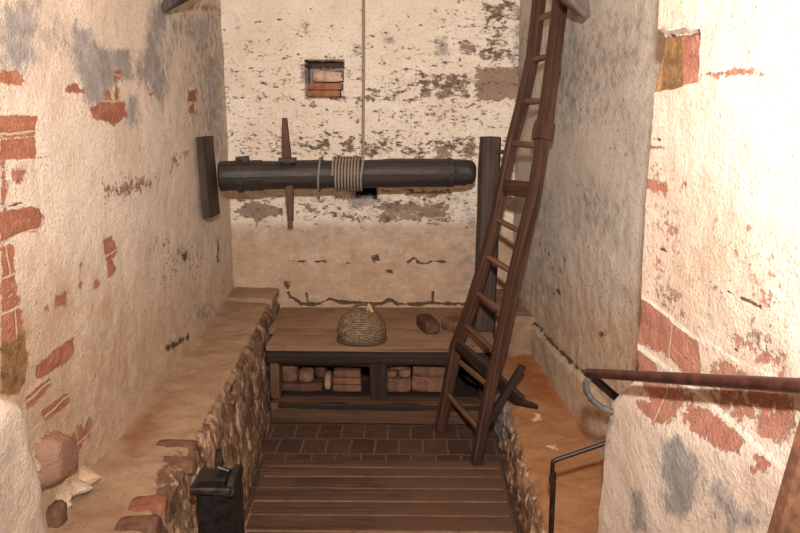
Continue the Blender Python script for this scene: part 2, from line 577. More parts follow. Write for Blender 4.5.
# ---- back wall (heightfield with the niche and the small socket sunk in)
nx, nz = 250, 380
X = np.linspace(-1.24, .70, nx); Z = np.linspace(-.05, ZT, nz)
Pb = np.zeros((nx, nz, 3)); Pb[..., 0] = X[:, None]; Pb[..., 1] = 4.7; Pb[..., 2] = Z[None, :]
pxb, pyb = proj(Pb.reshape(-1, 3)); pxb = pxb.reshape(nx, nz); pyb = pyb.reshape(nx, nz)
low = smooth((pyb - 215) / 30)
bspeck = .74 * (1 - low) + .2 * low
bspeck = bspeck * (1 - .55 * smooth((60 - pyb) / 60) * smooth((440 - pxb) / 40))
feats_back = [
    ('speck', ((232, 126), (482, 162)), 1.2, 14), ('speck', ((380, 96), (482, 136)), 1.05, 12), ('speck', ((240, 88), (420, 104)), 1.0, 10), ('speck', ((380, 66), (480, 100)), 1.1, 10), ('peel', ((232, 140), (300, 160)), .36, 8), ('peel', ((300, 118), (480, 128)), .34, 6), ('peel', ((232, 76), (305, 98)), .26, 8), ('peel', ((345, 66), (420, 84)), .28, 8), ('gray', ((306, 61), (343, 82)), 1.5, 1), ('crack', ((306, 61), (343, 67)), 1.2, 1.5), ('peel', ((222, 0), (520, 100)), .16, 20),  # niche rectangles: its inner shade, darkest under the top, is put into the colour
    ('speck', ((478, 0), (515, 64)), 1.2, 8), ('speck', ((430, 0), (480, 14)), .85, 8), ('speck', ((325, 64), (305, 94)), .8, 8),
    ('peel', ((420, 72), (471, 101)), .62, 3), ('peel', ((475, 67), (521, 101)), .95, 3), ('peel', ((366, 84), (418, 101)), .52, 6),
    ('peel', ((460, 42), (476, 53)), .85, 3), ('peel', ((432, 140), (454, 160)), .85, 5), ('peel', ((455, 136), (482, 162)), .68, 6),
    ('peel', ((300, 132), (432, 162)), .52, 8), ('peel', ((290, 96), (476, 103)), .5, 3), ('peel', ((236, 98), (300, 102)), .4, 3),
    ('peel', ((480, 0), (516, 22)), .62, 4), ('peel', ((476, 44), (516, 66)), .55, 4),
    ('gray', [(437, 38), (446, 36), (450, 56), (443, 61), (435, 56)], .95, 3), ('gray', ((352, 42), (362, 52)), .7, 3), ('gray', ((383, 37), (394, 44)), .8, 2),
    ('gray', ((302, 20), (310, 38)), .6, 3), ('gray', ((234, 16), (240, 32)), .6, 3), ('gray', ((512, 0), (530, 70)), .8, 6), ('gray', ((300, 64), (306, 84)), .8, 2),
    ('peel', [(233, 211), (248, 203), (252, 201), (270, 205), (283, 208), (283, 222), (280, 215), (262, 218), (256, 226), (254, 219), (240, 216)], 1.0, 1.5),
    ('gray', ((228, 190), (480, 206)), .5, 8),
    ('peel', [(300, 202), (318, 202), (322, 210), (340, 208), (358, 212), (380, 214), (384, 222), (345, 222), (330, 216), (300, 218)], .62, 4),
    ('peel', ((378, 202), (450, 222)), .8, 4), ('peel', ((408, 190), (455, 198)), .78, 3), ('gray', ((378, 200), (420, 209)), .9, 3),
    ('gray', ((349, 184), (379, 210)), 1.0, 4), ('gray', ((458, 205), (482, 300)), .5, 5),
    ('line:crack', [(236, 263), (262, 262), (300, 261), (340, 262), (362, 265), (372, 263)], .62, 1.8, .8),
    ('crack', [(371, 256), (378, 254), (381, 258), (377, 263), (371, 264)], .9, 1.5), ('line:crack', [(408, 262), (414, 258), (420, 264), (426, 264), (432, 261), (450, 262)], .9, 1.6, 1.2),
    ('crack', ((386, 270), (392, 274)), .8, 2),
    ('line:crack', [(286, 284), (290, 297), (303, 304), (318, 304), (330, 299), (345, 303), (362, 303), (380, 304), (390, 299), (398, 304), (420, 304), (432, 303), (450, 304), (505, 303)], .95, 1.8, 1.7),
    ('line:crack', [(433, 304), (433, 292)], .9, 1.5, 1.3), ('line:crack', [(308, 302), (306, 292)], .8, 1.5, 1.2), ('crack', ((284, 283), (290, 288)), .8, 2),
    ('line:crack', [(330, 225), (380, 229)], .45, 1.5, .7), ('line:crack', [(285, 250), (310, 252)], .45, 1.5, .7),
]
def rect_in(px, py, x0, y0, x1, y1, s=1.0):
    return smooth(.5 + np.minimum(np.minimum(px - x0, x1 - px), np.minimum(py - y0, y1 - py)) / (2 * s))
sink = .16 * rect_in(pxb, pyb, 306, 61, 343, 97, 1.0) + .22 * rect_in(pxb, pyb, 357, 183, 376, 197, 1.0)
wob = .012 * smooth((np.sin((pyb - 35) / 33 * 2 * np.pi / 2) ** 2)) * 0
surface('wall_back', Pb, M_BACK, feats_back + [('crack', ((357, 182), (376, 197)), 1.2, 2)], amp=.012, base={'speck': bspeck, 'tan': smooth((pyb - 70) / 260) * .45 + smooth((pyb - 216) / 14) * .42}, nsc=(3.0, 11.0), seed=2,  # deep shade of the sunk socket is painted into its colour
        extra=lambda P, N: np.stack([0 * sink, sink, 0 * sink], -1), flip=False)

# ---- left wall
ny = 330
Y = np.linspace(.2, 4.78, ny); Z = np.linspace(.3, ZT, 270)
Pl = np.zeros((ny, 270, 3)); Pl[..., 1] = Y[:, None]; Pl[..., 2] = Z[None, :]; Pl[..., 0] = xl(Y)[:, None]
pxl, pyl = proj(Pl.reshape(-1, 3)); pyl = pyl.reshape(ny, 270)
feats_left = [
    ('brick', [(0, 70), (20, 72), (27, 83), (10, 85), (0, 80)], 1, 2.5), ('brick', [(66, 88), (77, 81), (87, 94), (70, 93)], 1, 2.5),
    ('brick', [(89, 108), (102, 101), (124, 102), (125, 116), (112, 126), (92, 116)], 1.05, 2.5), ('brick', ((103, 88), (109, 100)), .95, 2.5), ('brick', ((113, 87), (119, 101)), .95, 2.5), ('brick', ((113, 70), (120, 81)), .95, 2.5),
    ('brick', [(0, 116), (38, 116), (36, 136), (0, 136)], 1.1, 2), ('brick', [(0, 139), (36, 138), (37, 158), (0, 160)], 1.0, 2),
    ('brick', ((188, 90), (197, 102)), 1, 2), ('brick', ((189, 104), (195, 113)), .95, 2), ('brick', ((148, 92), (154, 97)), .8, 2),
    ('brick', [(0, 212), (24, 208), (40, 207), (44, 218), (38, 230), (24, 232), (0, 243)], 1.05, 2.5),
    ('brick', [(0, 246), (12, 245), (14, 294), (0, 298)], 1.05, 2.5), ('brick', [(0, 298), (17, 294), (22, 326), (12, 342), (0, 342)], .9, 3),
    ('brick', [(103, 241), (111, 236), (116, 250), (112, 261), (117, 270), (108, 278), (107, 262)], 1.1, 2),
    ('brick', [(75, 262), (81, 262), (83, 290), (78, 290)], .75, 3), ('brick', [(52, 296), (68, 289), (66, 308), (55, 307)], .85, 3), ('brick', ((40, 303), (48, 313)), .65, 3), ('brick', ((93, 280), (99, 289)), .75, 2),
    ('brick', [(35, 368), (48, 355), (73, 337), (73, 353), (66, 362), (36, 381)], 1.1, 2), ('brick', [(24, 399), (50, 376), (51, 386), (29, 410)], 1.0, 2),
    ('brick', [(41, 412), (67, 393), (70, 404), (46, 421)], 1.0, 2), ('brick', [(66, 441), (90, 416), (91, 434), (78, 458)], .8, 4), ('peel', [(36, 452), (40, 438), (56, 430), (67, 438), (68, 470), (52, 480), (42, 492), (38, 478)], 1.2, 2), ('white', [(46, 512), (56, 488), (72, 474), (92, 464), (96, 476), (80, 494), (60, 520)], .5, 6), ('line:crack', [(36, 456), (41, 440), (56, 431)], .7, 1.5, 1),
    ('brick', ((180, 0), (222, 16)), .55, 5), ('brick', ((182, 150), (188, 160)), .7, 3),
    ('brick', ((0, 160), (8, 212)), .75, 3), ('brick', [(8, 165), (30, 165), (30, 185), (8, 188)], .55, 4),
    ('peel', [(100, 184), (125, 178), (154, 177), (153, 189), (125, 197), (104, 198)], .68, 5), ('peel', ((152, 240), (205, 290)), .35, 10),
    ('gray', [(0, 8), (16, 0), (40, 0), (42, 28), (34, 40), (40, 60), (24, 72), (0, 72)], 1.0, 7), ('gray', [(40, 20), (70, 30), (72, 60), (52, 54)], .7, 6),
    ('gray', [(72, 24), (86, 28), (94, 44), (116, 50), (131, 50), (134, 80), (118, 82), (108, 98), (94, 107), (84, 98), (74, 60)], 1.1, 4),
    ('gray', [(140, 60), (150, 10), (160, 0), (172, 4), (162, 50), (168, 90), (160, 110), (148, 90), (130, 70)], 1.05, 5),
    ('gray', [(125, 95), (137, 95), (139, 122), (132, 131), (125, 120)], .95, 4),
    ('gray', [(166, 14), (224, 0), (226, 165), (206, 155), (190, 120), (190, 70), (180, 40), (160, 70)], .78, 14), ('gray', [(40, 0), (80, 20), (75, 60), (44, 50)], .5, 10), ('gray', [(196, 60), (226, 40), (226, 165), (210, 160), (200, 110)], .85, 8),
    ('gray', ((186, 190), (212, 220)), .45, 8), ('gray', ((196, 305), (215, 325)), .7, 6),
    ('speck', ((148, 228), (207, 292)), .8, 12), ('speck', ((163, 333), (193, 350)), .95, 5), ('speck', ((160, 60), (224, 160)), .55, 15), ('speck', ((168, 150), (182, 172)), .9, 3),
    ('crack', ((180, 252), (190, 262)), .75, 3), ('crack', [(165, 345), (180, 339), (191, 332), (192, 338), (178, 346), (168, 352)], .85, 2),
    ('line:crack', [(38, 158), (60, 153)], .85, 1.5, 1), ('line:crack', [(218, 238), (218, 262)], .8, 2, 1.2), ('line:crack', [(10, 206), (40, 200)], .9, 1.5, 1), ('line:crack', [(171, 173), (175, 157), (178, 172)], .85, 1.5, 1), ('line:crack', [(15, 183), (26, 180)], .9, 1.5, 1),
    ('ochre', [(0, 340), (22, 330), (28, 360), (20, 395), (0, 395)], 1.0, 4), ('line:crack', [(0, 190), (37, 187)], .6, 1.5, 1),
]
Zg = np.broadcast_to(Z[None, :], (ny, 270))
pxl = pxl.reshape(ny, 270)
bul = .05 * smooth(sdpoly(pxl, pyl, [(36, 452), (40, 438), (56, 430), (67, 438), (68, 470), (52, 480), (42, 492), (38, 478)]) / 6)
bul += .06 * smooth((sdpoly(pxl, pyl, [(46, 512), (56, 488), (72, 474), (92, 464), (96, 476), (80, 494), (60, 520)]) + 26 * fbm(Pl, 22, 3, 8)) / 12) * (.8 + 1.6 * fbm(Pl, 30, 3, 6))
surface('wall_left', Pl, M_LEFT, feats_left, amp=.011, base={'speck': .2, 'tan': .8 * smooth((pyl - 130) / 260)}, nsc=(2.6, 13.0), seed=4, flip=False, ampw=(1, .45), extra=lambda P, N: N * bul[..., None])

# ---- right wall: above the crack line nearly smooth, lower skirt thicker
Y = np.linspace(2.0, 4.78, 230); Z = np.linspace(.1, ZT, 270)
Pr = np.zeros((230, 270, 3)); Pr[..., 1] = Y[:, None]; Pr[..., 2] = Z[None, :]; Pr[..., 0] = xr(Y)[:, None]
pxr, pyr = proj(Pr.reshape(-1, 3)); pxr = pxr.reshape(230, 270); pyr = pyr.reshape(230, 270)
crack_y = np.interp(pxr, [500, 518, 540, 562, 585, 620], [296, 305, 326, 352, 372, 420])
skirt = smooth((pyr - crack_y) / 7) * .02
edge_y = np.interp(pxr, [520, 563, 580, 600, 632], [300, 232, 240, 247, 262])
roughz = smooth((pyr - edge_y) / 5)
feats_right = [
    ('gray', [(540, 40), (570, 20), (650, 0), (650, 70), (640, 95), (600, 110), (560, 140), (545, 120)], .6, 14), ('gray', [(556, 60), (572, 60), (566, 110), (556, 112)], .85, 5),
    ('gray', ((530, 90), (640, 130)), .55, 14), ('gray', [(580, 180), (600, 176), (598, 200), (582, 200)], .7, 7), ('gray', [(530, 190), (560, 180), (556, 300), (525, 300)], .6, 10),
    ('gray', [(590, 175), (630, 190), (630, 255), (568, 232), (566, 190)], .55, 10), ('gray', ((504, 20), (532, 130)), .7, 8),
    ('speck', ((555, 92), (640, 125)), .75, 12), ('speck', ((560, 230), (635, 345)), .55, 12), ('crack', ((558, 70), (562, 84)), .8, 2),
    ('crack', ((562, 255), (565, 290)), .6, 2), ('crack', ((602, 332), (607, 336)), .95, 2), ('crack', ((555, 288), (560, 294)), .9, 2), ('line:crack', [(540, 245), (562, 268)], .65, 2, 1),
    ('line:crack', [(516, 304), (524, 309), (534, 322), (543, 329), (553, 343), (566, 355), (576, 365), (588, 374)], .92, 1.6, 1.3),
    ('peel', ((612, 128), (640, 170)), .35, 8), ('brick', ((612, 118), (618, 140)), .45, 4),
    ('speck', [(510, 308), (590, 376), (612, 440), (522, 338)], .5, 5),
]
surface('wall_right', Pr, M_RIGHT, feats_right, amp=.006 + .006 * roughz, base={'speck': .2 + .45 * roughz, 'tan': .75 * smooth((pyr - 180) / 180)}, nsc=(2.6, 16.0), seed=7, flip=True, ampw=(1, .6),
        extra=lambda P, N: np.stack([-skirt + .004 * roughz * -1, 0 * skirt, 0 * skirt], -1))

# ---- near right wall (jamb beside the stair) with its thicker stub below
nyj, nzj = 250, 300
Z = np.linspace(-.05, ZT, nzj)
far = np.interp(Z, [0, .75, .86, .99, 1.06, 1.3, ZT], [2.16, 2.16, 2.13, 2.0, 2.02, 2.035, 2.03])
tt = np.linspace(0, 1, nyj)
Pj = np.zeros((nyj, nzj, 3))
Pj[..., 1] = lerp(-.6, far[None, :], (1 - (1 - tt) ** 1.35)[:, None])
Pj[..., 2] = Z[None, :]
Pj[..., 0] = xj(Pj[..., 1])
stub = smooth((1.0 + .22 * (2.0 - Pj[..., 1]) - Pj[..., 2]) / .12) * .025
rnd = np.clip((Pj[..., 1] - (far[None, :] - .035)) / .035, 0, 1) ** 2.2 * .035
pxj, pyj = proj(Pj.reshape(-1, 3)); pxj = pxj.reshape(nyj, nzj); pyj = pyj.reshape(nyj, nzj)
nich = sdpoly(pxj, pyj, [(653, 33), (698, 31), (697, 80), (676, 86), (653, 92)])
nich = smooth(.5 + nich / 3) * .018
feats_jamb = [
    ('brick', [(638, 150), (690, 160), (700, 340), (628, 340)], .40, 14), ('brick', [(700, 200), (800, 230), (800, 350), (700, 330)], .34, 14), ('tan', [(640, 130), (800, 230), (800, 420), (620, 420)], .5, 30),
    ('brick', [(676, 36), (699, 34), (698, 80), (677, 86)], 1.2, 2), ('ochre', [(648, 38), (678, 36), (677, 87), (648, 92)], 1.2, 3), ('line:crack', [(655, 33), (668, 36), (696, 33)], .8, 1.6, 1),
    ('brick', [(641, 177), (650, 179), (668, 186), (666, 195), (642, 187)], .95, 3), ('brick', [(640, 222), (664, 228), (664, 237), (640, 234)], .5, 5),
    ('brick', [(698, 72), (740, 68), (768, 71), (766, 75), (700, 80)], .75, 2.5), ('brick', ((715, 8), (772, 62)), .36, 14), ('brick', [(640, 142), (668, 146), (668, 150), (640, 150)], .8, 2), ('brick', ((636, 180), (644, 190)), .8, 3),
    ('brick', [(631, 291), (660, 306), (690, 328), (704, 346), (700, 360), (670, 348), (650, 342), (626, 332)], .92, 3), ('brick', [(622, 340), (640, 346), (660, 362), (655, 372), (628, 372)], .85, 3),
    ('brick', [(630, 285), (655, 296), (660, 304), (632, 296)], .4, 3), ('brick', [(720, 318), (790, 350), (790, 380), (745, 372)], .52, 8), ('brick', [(690, 352), (780, 385), (800, 395), (800, 378), (700, 340)], .5, 5),
    ('brick', [(640, 400), (670, 400), (676, 424), (662, 424)], .85, 3), ('brick', [(688, 404), (720, 410), (728, 432), (715, 442), (692, 424)], .8, 4), ('brick', [(716, 432), (752, 440), (750, 452), (732, 446)], .8, 3), ('brick', ((762, 452), (784, 474)), .7, 3),
    ('brick', [(640, 372), (800, 395), (800, 440), (740, 425), (660, 400)], .5, 5), ('brick', [(742, 410), (800, 422), (800, 450), (755, 440)], .62, 5),
    ('peel', ((655, 290), (680, 315)), .5, 6), ('peel', ((725, 320), (775, 350)), .5, 8),
    ('brick', [(628, 294), (690, 336), (704, 350), (704, 392), (669, 366), (624, 334)], .82, 4), ('brick', [(712, 350), (792, 388), (800, 420), (800, 440), (740, 420), (705, 390)], .66, 6),
    ('peel', [(632, 300), (680, 332), (680, 352), (628, 325)], .55, 6), ('brick', [(626, 345), (668, 374), (690, 398), (680, 430), (655, 412), (640, 385)], .72, 5), ('brick', [(690, 396), (745, 436), (752, 458), (720, 446), (688, 424)], .8, 4),
    ('line:no:brick', [(630, 288), (690, 333), (775, 380)], 1, 1.5, 2.2), ('line:no:brick', [(622, 336), (669, 369), (716, 408), (790, 466)], 1, 1.5, 2.6), ('line:no:peel', [(630, 288), (690, 333), (775, 380)], 1, 1.5, 2.2),
    ('line:white', [(630, 288), (690, 333), (775, 380)], 1, 1.5, 2.0), ('line:white', [(622, 336), (669, 369), (716, 408), (790, 466)], 1, 1.5, 2.4),
    ('line:no:brick', [(660, 352), (676, 366)], .9, 1.5, 1.5), ('line:no:brick', [(700, 345), (707, 385)], .9, 1.5, 1.8),
    ('gray', [(672, 440), (688, 436), (706, 462), (704, 505), (690, 522), (674, 508)], 1.15, 4), ('gray', [(641, 490), (652, 486), (658, 533), (638, 533)], .95, 4), ('gray', [(706, 468), (730, 476), (772, 512), (770, 533), (740, 533), (716, 500)], .75, 8),
    ('gray', [(604, 402), (622, 394), (618, 430), (612, 460), (604, 456)], 1.0, 5),
    ('line:crack', [(683, 267), (705, 277), (735, 293), (752, 302), (763, 308)], .95, 1.6, 1.2), ('line:crack', [(677, 314), (702, 328)], .6, 1.6, 1), ('line:crack', [(718, 340), (750, 358)], .6, 1.6, 1), ('line:crack', [(634, 241), (652, 248), (672, 253)], .85, 1.6, 1),
    ('line:crack', [(650, 137), (662, 141)], .8, 1.6, 1), ('line:crack', [(636, 148), (641, 180)], .4, 2, 1), ('speck', ((640, 320), (800, 480)), .4, 20), ('gray', ((708, 300), (716, 325)), .5, 3),
]
surface('wall_near_right', Pj, M_JAMB, feats_jamb, amp=.011, base={'speck': .06}, nsc=(2.8, 12.0), seed=9, flip=True, ampw=(1, .5),
        extra=lambda P, N: np.stack([-stub + rnd + nich, 0 * stub, 0 * stub], -1))
# far end face of the jamb
Xe = np.linspace(0, .34, 40)
Pe = np.zeros((40, nzj, 3)); Pe[..., 0] = (xj(far) - np.interp(Z, [0, .9, 1.02, 3], [.02, .02, 0, 0]) + .030)[None, :] + Xe[:, None]; Pe[..., 1] = far[None, :] - .012; Pe[..., 2] = Z[None, :]
surface('wall_near_right_return', Pe, M_JAMB, [], amp=.003, base={'speck': .1}, seed=11, flip=True)

# ---- low stub of wall at the near left
nyk, nzk = 110, 130
ZS = 1.035
s = np.linspace(0, 1, nzk)
prof = []
for q in s:                       # up the face, over a rounded shoulder, back along the top
    L = q * 1.55
    if L < .98: prof.append((0, L))
    elif L < 1.09:
        a = (L - .98) / .11 * math.pi / 2
        prof.append((-.07 * (1 - math.cos(a)), .965 + .07 * math.sin(a)))
    else: prof.append((-.07 - (L - 1.09), 1.035))
prof = np.array(prof)
Pk = np.zeros((nyk, nzk, 3))
yk = np.linspace(0, 1, nyk)
bow = np.clip((yk - .93) / .07, 0, 1) ** 2 * .06
Pk[..., 1] = lerp(.5, 1.83, yk)[:, None] + (np.interp(prof[:, 1], [0, .75, .97, 1.04], [.03, .025, -.02, -.07]))[None, :] * yk[:, None]
Pk[..., 0] = -.985 + prof[None, :, 0] - bow[:, None]
Pk[..., 2] = prof[None, :, 1]
surface('wall_near_left', Pk, M_STUB, [('peel', ((0, 392), (22, 404)), .3, 6)], amp=.013, base={'speck': .12}, seed=13, flip=False, ampw=(1, .8), nsc=(3, 14))
Pe = np.zeros((30, nzk, 3)); Pe[..., 0] = (Pk[-1, :, 0] + .004)[None, :] - np.linspace(0, .5, 30)[:, None]; Pe[..., 1] = Pk[-1, :, 1][None, :] - .004; Pe[..., 2] = Pk[-1, :, 2][None, :]
surface('wall_near_left_return', Pe, M_JAMB, [], amp=.004, base={'speck': .1}, seed=14, flip=False)

# ---- floor, ceiling, rear wall and the sides behind the camera
tf = NT('brick_paving')
co = tf.n('TexCoord').outputs['Object']
nf = tf.noise(co, 7, 6, .6); nf2 = tf.noise(co, 40, 5, .7)
wv = tf.n('VectorMath', {0: co, 1: tf.n('VectorMath', {0: tf.n('TexNoise', {'Vector': co, 'Scale': 7.0}).outputs[1], 1: (.02, .02, 0)}, operation='MULTIPLY').outputs[0]}, operation='ADD').outputs[0]
brf = tf.n('TexBrick', {'Vector': wv, 'Color1': lin(78, 57, 45), 'Color2': lin(64, 46, 37), 'Mortar': lin(104, 80, 62), 'Scale': 1.0, 'Mortar Size': .006, 'Mortar Smooth': .3, 'Brick Width': .125, 'Row Height': .175})
cf = tf.mix(tf.math('MULTIPLY', tf.step(nf, .45, .75), .6), brf.outputs[0], lin(98, 70, 52))
cf = tf.mix(tf.math('MULTIPLY', tf.step(nf2, .5, .8), .4), cf, lin(70, 46, 34))
tf.set(tf.b.inputs['Base Color'], cf); tf.b.inputs['Roughness'].default_value = .9
tf.bump(tf.math('SUBTRACT', nf2, tf.math('MULTIPLY', brf.outputs[1], .8)), .6, .01)
Pf = np.zeros((60, 120, 3)); Pf[..., 0] = np.linspace(-1.3, 1.2, 60)[:, None]; Pf[..., 1] = np.linspace(-1.3, 4.8, 120)[None, :]
surface('floor', Pf, tf.m, [], amp=.004, seed=21)
M_CEIL = plaster_mat('ceiling_plaster', 'xy', CREAM_L, rel=.05)
Pc = np.zeros((40, 60, 3)); Pc[..., 0] = np.linspace(-1.6, 1.2, 40)[:, None]; Pc[..., 1] = np.linspace(-1.3, 4.8, 60)[None, :]; Pc[..., 2] = ZT - .01
surface('ceiling', Pc, M_CEIL, [], amp=.01, base={'speck': .2}, seed=22, flip=True)
Pq = np.zeros((30, 30, 3)); Pq[..., 0] = np.linspace(-1.6, 1.2, 30)[:, None]; Pq[..., 2] = np.linspace(-.05, ZT, 30)[None, :]; Pq[..., 1] = -1.2
surface('wall_rear', Pq, M_CEIL, [], amp=.01, base={'speck': .2}, seed=23, flip=True)

# ---- left ledge
M_LEDGE = ledge_mat('ledge_mortar_and_rubble', '', ((142, 113, 88), (160, 131, 105)), (132, 92, 70), ((132, 102, 80), (160, 128, 102), (184, 152, 124)), (92, 66, 50))
M_LEDGE_R = ledge_mat('worn_ledge', '', ((142, 98, 64), (158, 114, 78)), (142, 86, 50), ((150, 112, 86), (180, 138, 104), (206, 176, 146)), (88, 60, 46))
nyl, nq = 300, 120
Yl = np.linspace(1.2, 4.72, nyl)
Pl2 = np.zeros((nyl, nq, 3)); facel = np.zeros((nyl, nq))
q = np.linspace(0, 1, nq)
for i, y in enumerate(Yl):
    xw = xl(y) - .04
    xi = -.89 + .05 * (4.6 - y)
    xb = -.785 + .078 * (3.7 - y)
    zt = .53
    pts = np.array([(xw, zt + .03), (xl(y) + .03, zt + .012), (xi - .03, zt), (xi + .005, zt - .025), (xi + .02, zt - .07), (xb, .02), (xb, -.04)])
    d = np.r_[0, np.cumsum(np.hypot(*np.diff(pts, axis=0).T))]
    d /= d[-1]
    Pl2[i, :, 0] = np.interp(q, d, pts[:, 0]); Pl2[i, :, 1] = y; Pl2[i, :, 2] = np.interp(q, d, pts[:, 1])
    facel[i] = smooth((q - d[2] + .02) / .08)
feats_ll = [('red', [(110, 430), (150, 400), (170, 430), (130, 470)], .75, 14), ('red', [(60, 500), (130, 490), (160, 533), (60, 533)], .6, 15), ('red', [(135, 405), (175, 380), (190, 400), (160, 425)], .6, 10),
            ('red', [(210, 300), (235, 290), (240, 305), (215, 315)], .3, 8), ('light', ((196, 320), (240, 400)), .25, 15), ('crack', ((276, 200), (276, 200)), 0, 1),
            ('face', [(160, 470), (180, 450), (190, 470), (180, 533), (150, 533)], 1.0, 6),
            ('crack', [(228, 385), (236, 372), (242, 372), (232, 400), (222, 415)], .62, 3), ('light', [(166, 490), (186, 500), (190, 533), (176, 533)], .75, 5)]
surface('wall_left_ledge', Pl2, M_LEDGE, feats_ll, amp=.009 + .006 * facel, base={'face': facel}, nsc=(4, 17), seed=31, flip=False, ampw=(1, .9))

# ---- right ledge
nyl = 260
Yl = np.linspace(1.9, 4.05, nyl)
Pl3 = np.zeros((nyl, nq, 3)); facer = np.zeros((nyl, nq))
for i, y in enumerate(Yl):
    xw = xr(y) + .05
    lift = .02 * smooth((y - 3.2) / .8)
    pts = np.array([(xw, .36), (xr(y) - .05, .318 + lift), (.50, .295 + lift), (.462, .28 + lift), (.45, .25), (.458, .02), (.458, -.04)])
    d = np.r_[0, np.cumsum(np.hypot(*np.diff(pts, axis=0).T))]
    d /= d[-1]
    Pl3[i, :, 0] = np.interp(q, d, pts[:, 0]); Pl3[i, :, 1] = y; Pl3[i, :, 2] = np.interp(q, d, pts[:, 1])
    facer[i] = smooth((q - d[2] + .0) / .08)
feats_rl = [('red', [(505, 340), (523, 340), (580, 420), (530, 400), (510, 370)], .85, 8), ('red', [(540, 420), (600, 440), (600, 533), (560, 500)], .35, 12),
            ('light', ((530, 408), (546, 424)), .72, 5), ('light', ((552, 428), (572, 446)), .55, 6), ('light', ((540, 440), (560, 452)), .7, 5), ('light', [(512, 470), (545, 480), (548, 533), (520, 533)], .5, 6),
            ('gray', [(484, 392), (508, 392), (510, 440), (488, 456)], 1.0, 6), ('crack', ((505, 432), (511, 440)), .8, 2), ('gray', [(505, 440), (520, 440), (530, 500), (520, 520)], .5, 6)]
surface('wall_right_ledge', Pl3, M_LEDGE_R, feats_rl, amp=.008 + .014 * facer, base={'face': facer * .8}, nsc=(4, 17), seed=33, flip=True, ampw=(1, .9))
# masonry block closing the corner behind the ledge
M_CORNER = stone_mat('corner_masonry', (134, 106, 84), (152, 122, 98), (100, 74, 57), 10)
c = MB().sweep([(.62, 4.06, .385), (.62, 4.74, .385)], (.30, .36), rough=.008, bev=.12, step=.04).obj('wall_corner_block', M_CORNER); c['kind'] = 'structure'
# slope of the ledge end that lies against the back wall, left of the bench
c = MB().sweep([(-1.03, 4.46, .532), (-1.03, 4.74, .545)], (.32, .06), rough=.014, bev=.32, step=.04).obj('wall_left_ledge_step', M_LEDGE); c['kind'] = 'structure'

# ------------------------------------------------------------------ wood etc.
W_AXLE = wood_mat('smoke_dark_oak', (46, 38, 34), (70, 60, 53), (27, 22, 20), rough=.5, spec=.4)
W_LADDER = wood_mat('ladder_ash', (66, 42, 32), (92, 62, 47), (38, 26, 20), rough=.5)
W_RUNG = wood_mat('rung_ash', (100, 70, 52), (130, 94, 70), (62, 41, 31), rough=.55)
W_POST = wood_mat('dark_post_oak', (60, 45, 37), (80, 61, 51), (36, 26, 22), rough=.65)
W_SPIKE = wood_mat('handspike_wood', (76, 48, 36), (98, 64, 46), (44, 28, 22), rough=.6)
W_BENCH = wood_mat('bench_plank_wood', (126, 94, 70), (146, 112, 86), (84, 58, 42), rough=.8, dust=(150, 120, 94))
W_BENCHF = wood_mat('bench_beam_wood', (88, 62, 45), (108, 78, 58), (50, 33, 25), rough=.85)
W_DARK = wood_mat('rotten_dark_wood', (46, 33, 26), (62, 45, 36), (28, 20, 16), rough=.85)
W_SILL = wood_mat('sill_wood', (86, 60, 43), (106, 77, 57), (50, 34, 26), rough=.85)
W_FLOOR = wood_mat('floor_plank_wood', (80, 57, 43), (100, 73, 56), (50, 35, 27), rough=.85)
_nt = W_FLOOR.node_tree; _b = _nt.nodes['Principled BSDF']; _src = _b.inputs['Base Color'].links[0].from_socket
_q = NT.__new__(NT); _q.m = W_FLOOR; _q.t = _nt; _q.b = _b
_c = _q.n('TexCoord').outputs['Object']
_x = _q.n('SeparateXYZ', {0: _c}).outputs[0]
_q.set(_b.inputs['Base Color'], _q.mix(_q.math('MULTIPLY', _q.step(_q.math('ADD', _x, _q.math('MULTIPLY', _q.math('SUBTRACT', _q.noise(_c, 5, 5), .5), .8)), -.12, .25), .9), _src, lin(90, 65, 49)))
W_BROKEN = wood_mat('broken_board_wood', (46, 31, 25), (66, 45, 35), (28, 20, 16), rough=.7)
W_BRACE = wood_mat('grey_brace_wood', (104, 90, 82), (134, 118, 106), (66, 54, 48), rough=.7)
W_BRACE_D = wood_mat('dark_brace_wood', (72, 60, 56), (96, 82, 76), (46, 38, 36), rough=.7)

YA = 4.2
def ya(px): return 4.05 + (px - 210) / 270 * .2
# ---- windlass
pA, pB = atY(213, 176, YA), atY(478, 172, YA)
wl = thing('windlass', (pA[0] * .5 + pB[0] * .5, YA, 1.26), 'long dark timber windlass drum spanning the chamber in front of the back wall', 'windlass')
def on(px, py, Y=YA): return atY(px, py, Y)
mb = MB()
R = .079
ax = lambda px: on(px, np.interp(px, [213, 478], [176, 172]), ya(px))
mb.sweep([ax(p) for p in (219, 220.5, 222.5, 240, 262, 264, 300, 345, 380, 430, 452, 454, 466)], [.066, .082, .083, .084, .084, .077, .078, .077, .08, .08, .08, .074, .074],
         round_=True, n=28, rough=.008, rs=9, step=.02, seed=1)
drum = mb.obj('drum', W_AXLE, wl)
MB().sweep([ax(464), ax(467), ax(472), ax(474.5)], [.066, .07, .066, .05], round_=True, n=24, rough=.004, step=.02, seed=2).obj('journal', W_AXLE, wl)
for a_, b_, r_ in ((238, 243, .092), (448, 451, .083)):
    MB().sweep([ax(a_), ax(b_)], r_, round_=True, n=28, rough=.005, rs=14, step=.01, seed=a_).obj('band', W_AXLE, drum)
# wooden lug on the drum's left end
p = ax(241) + V3(0, 0, .085); MB().sweep([p - V3(.02, 0, 0), p + V3(.045, 0, .004)], (.05, .035), rough=.004, step=.02).obj('lug', W_AXLE, drum)
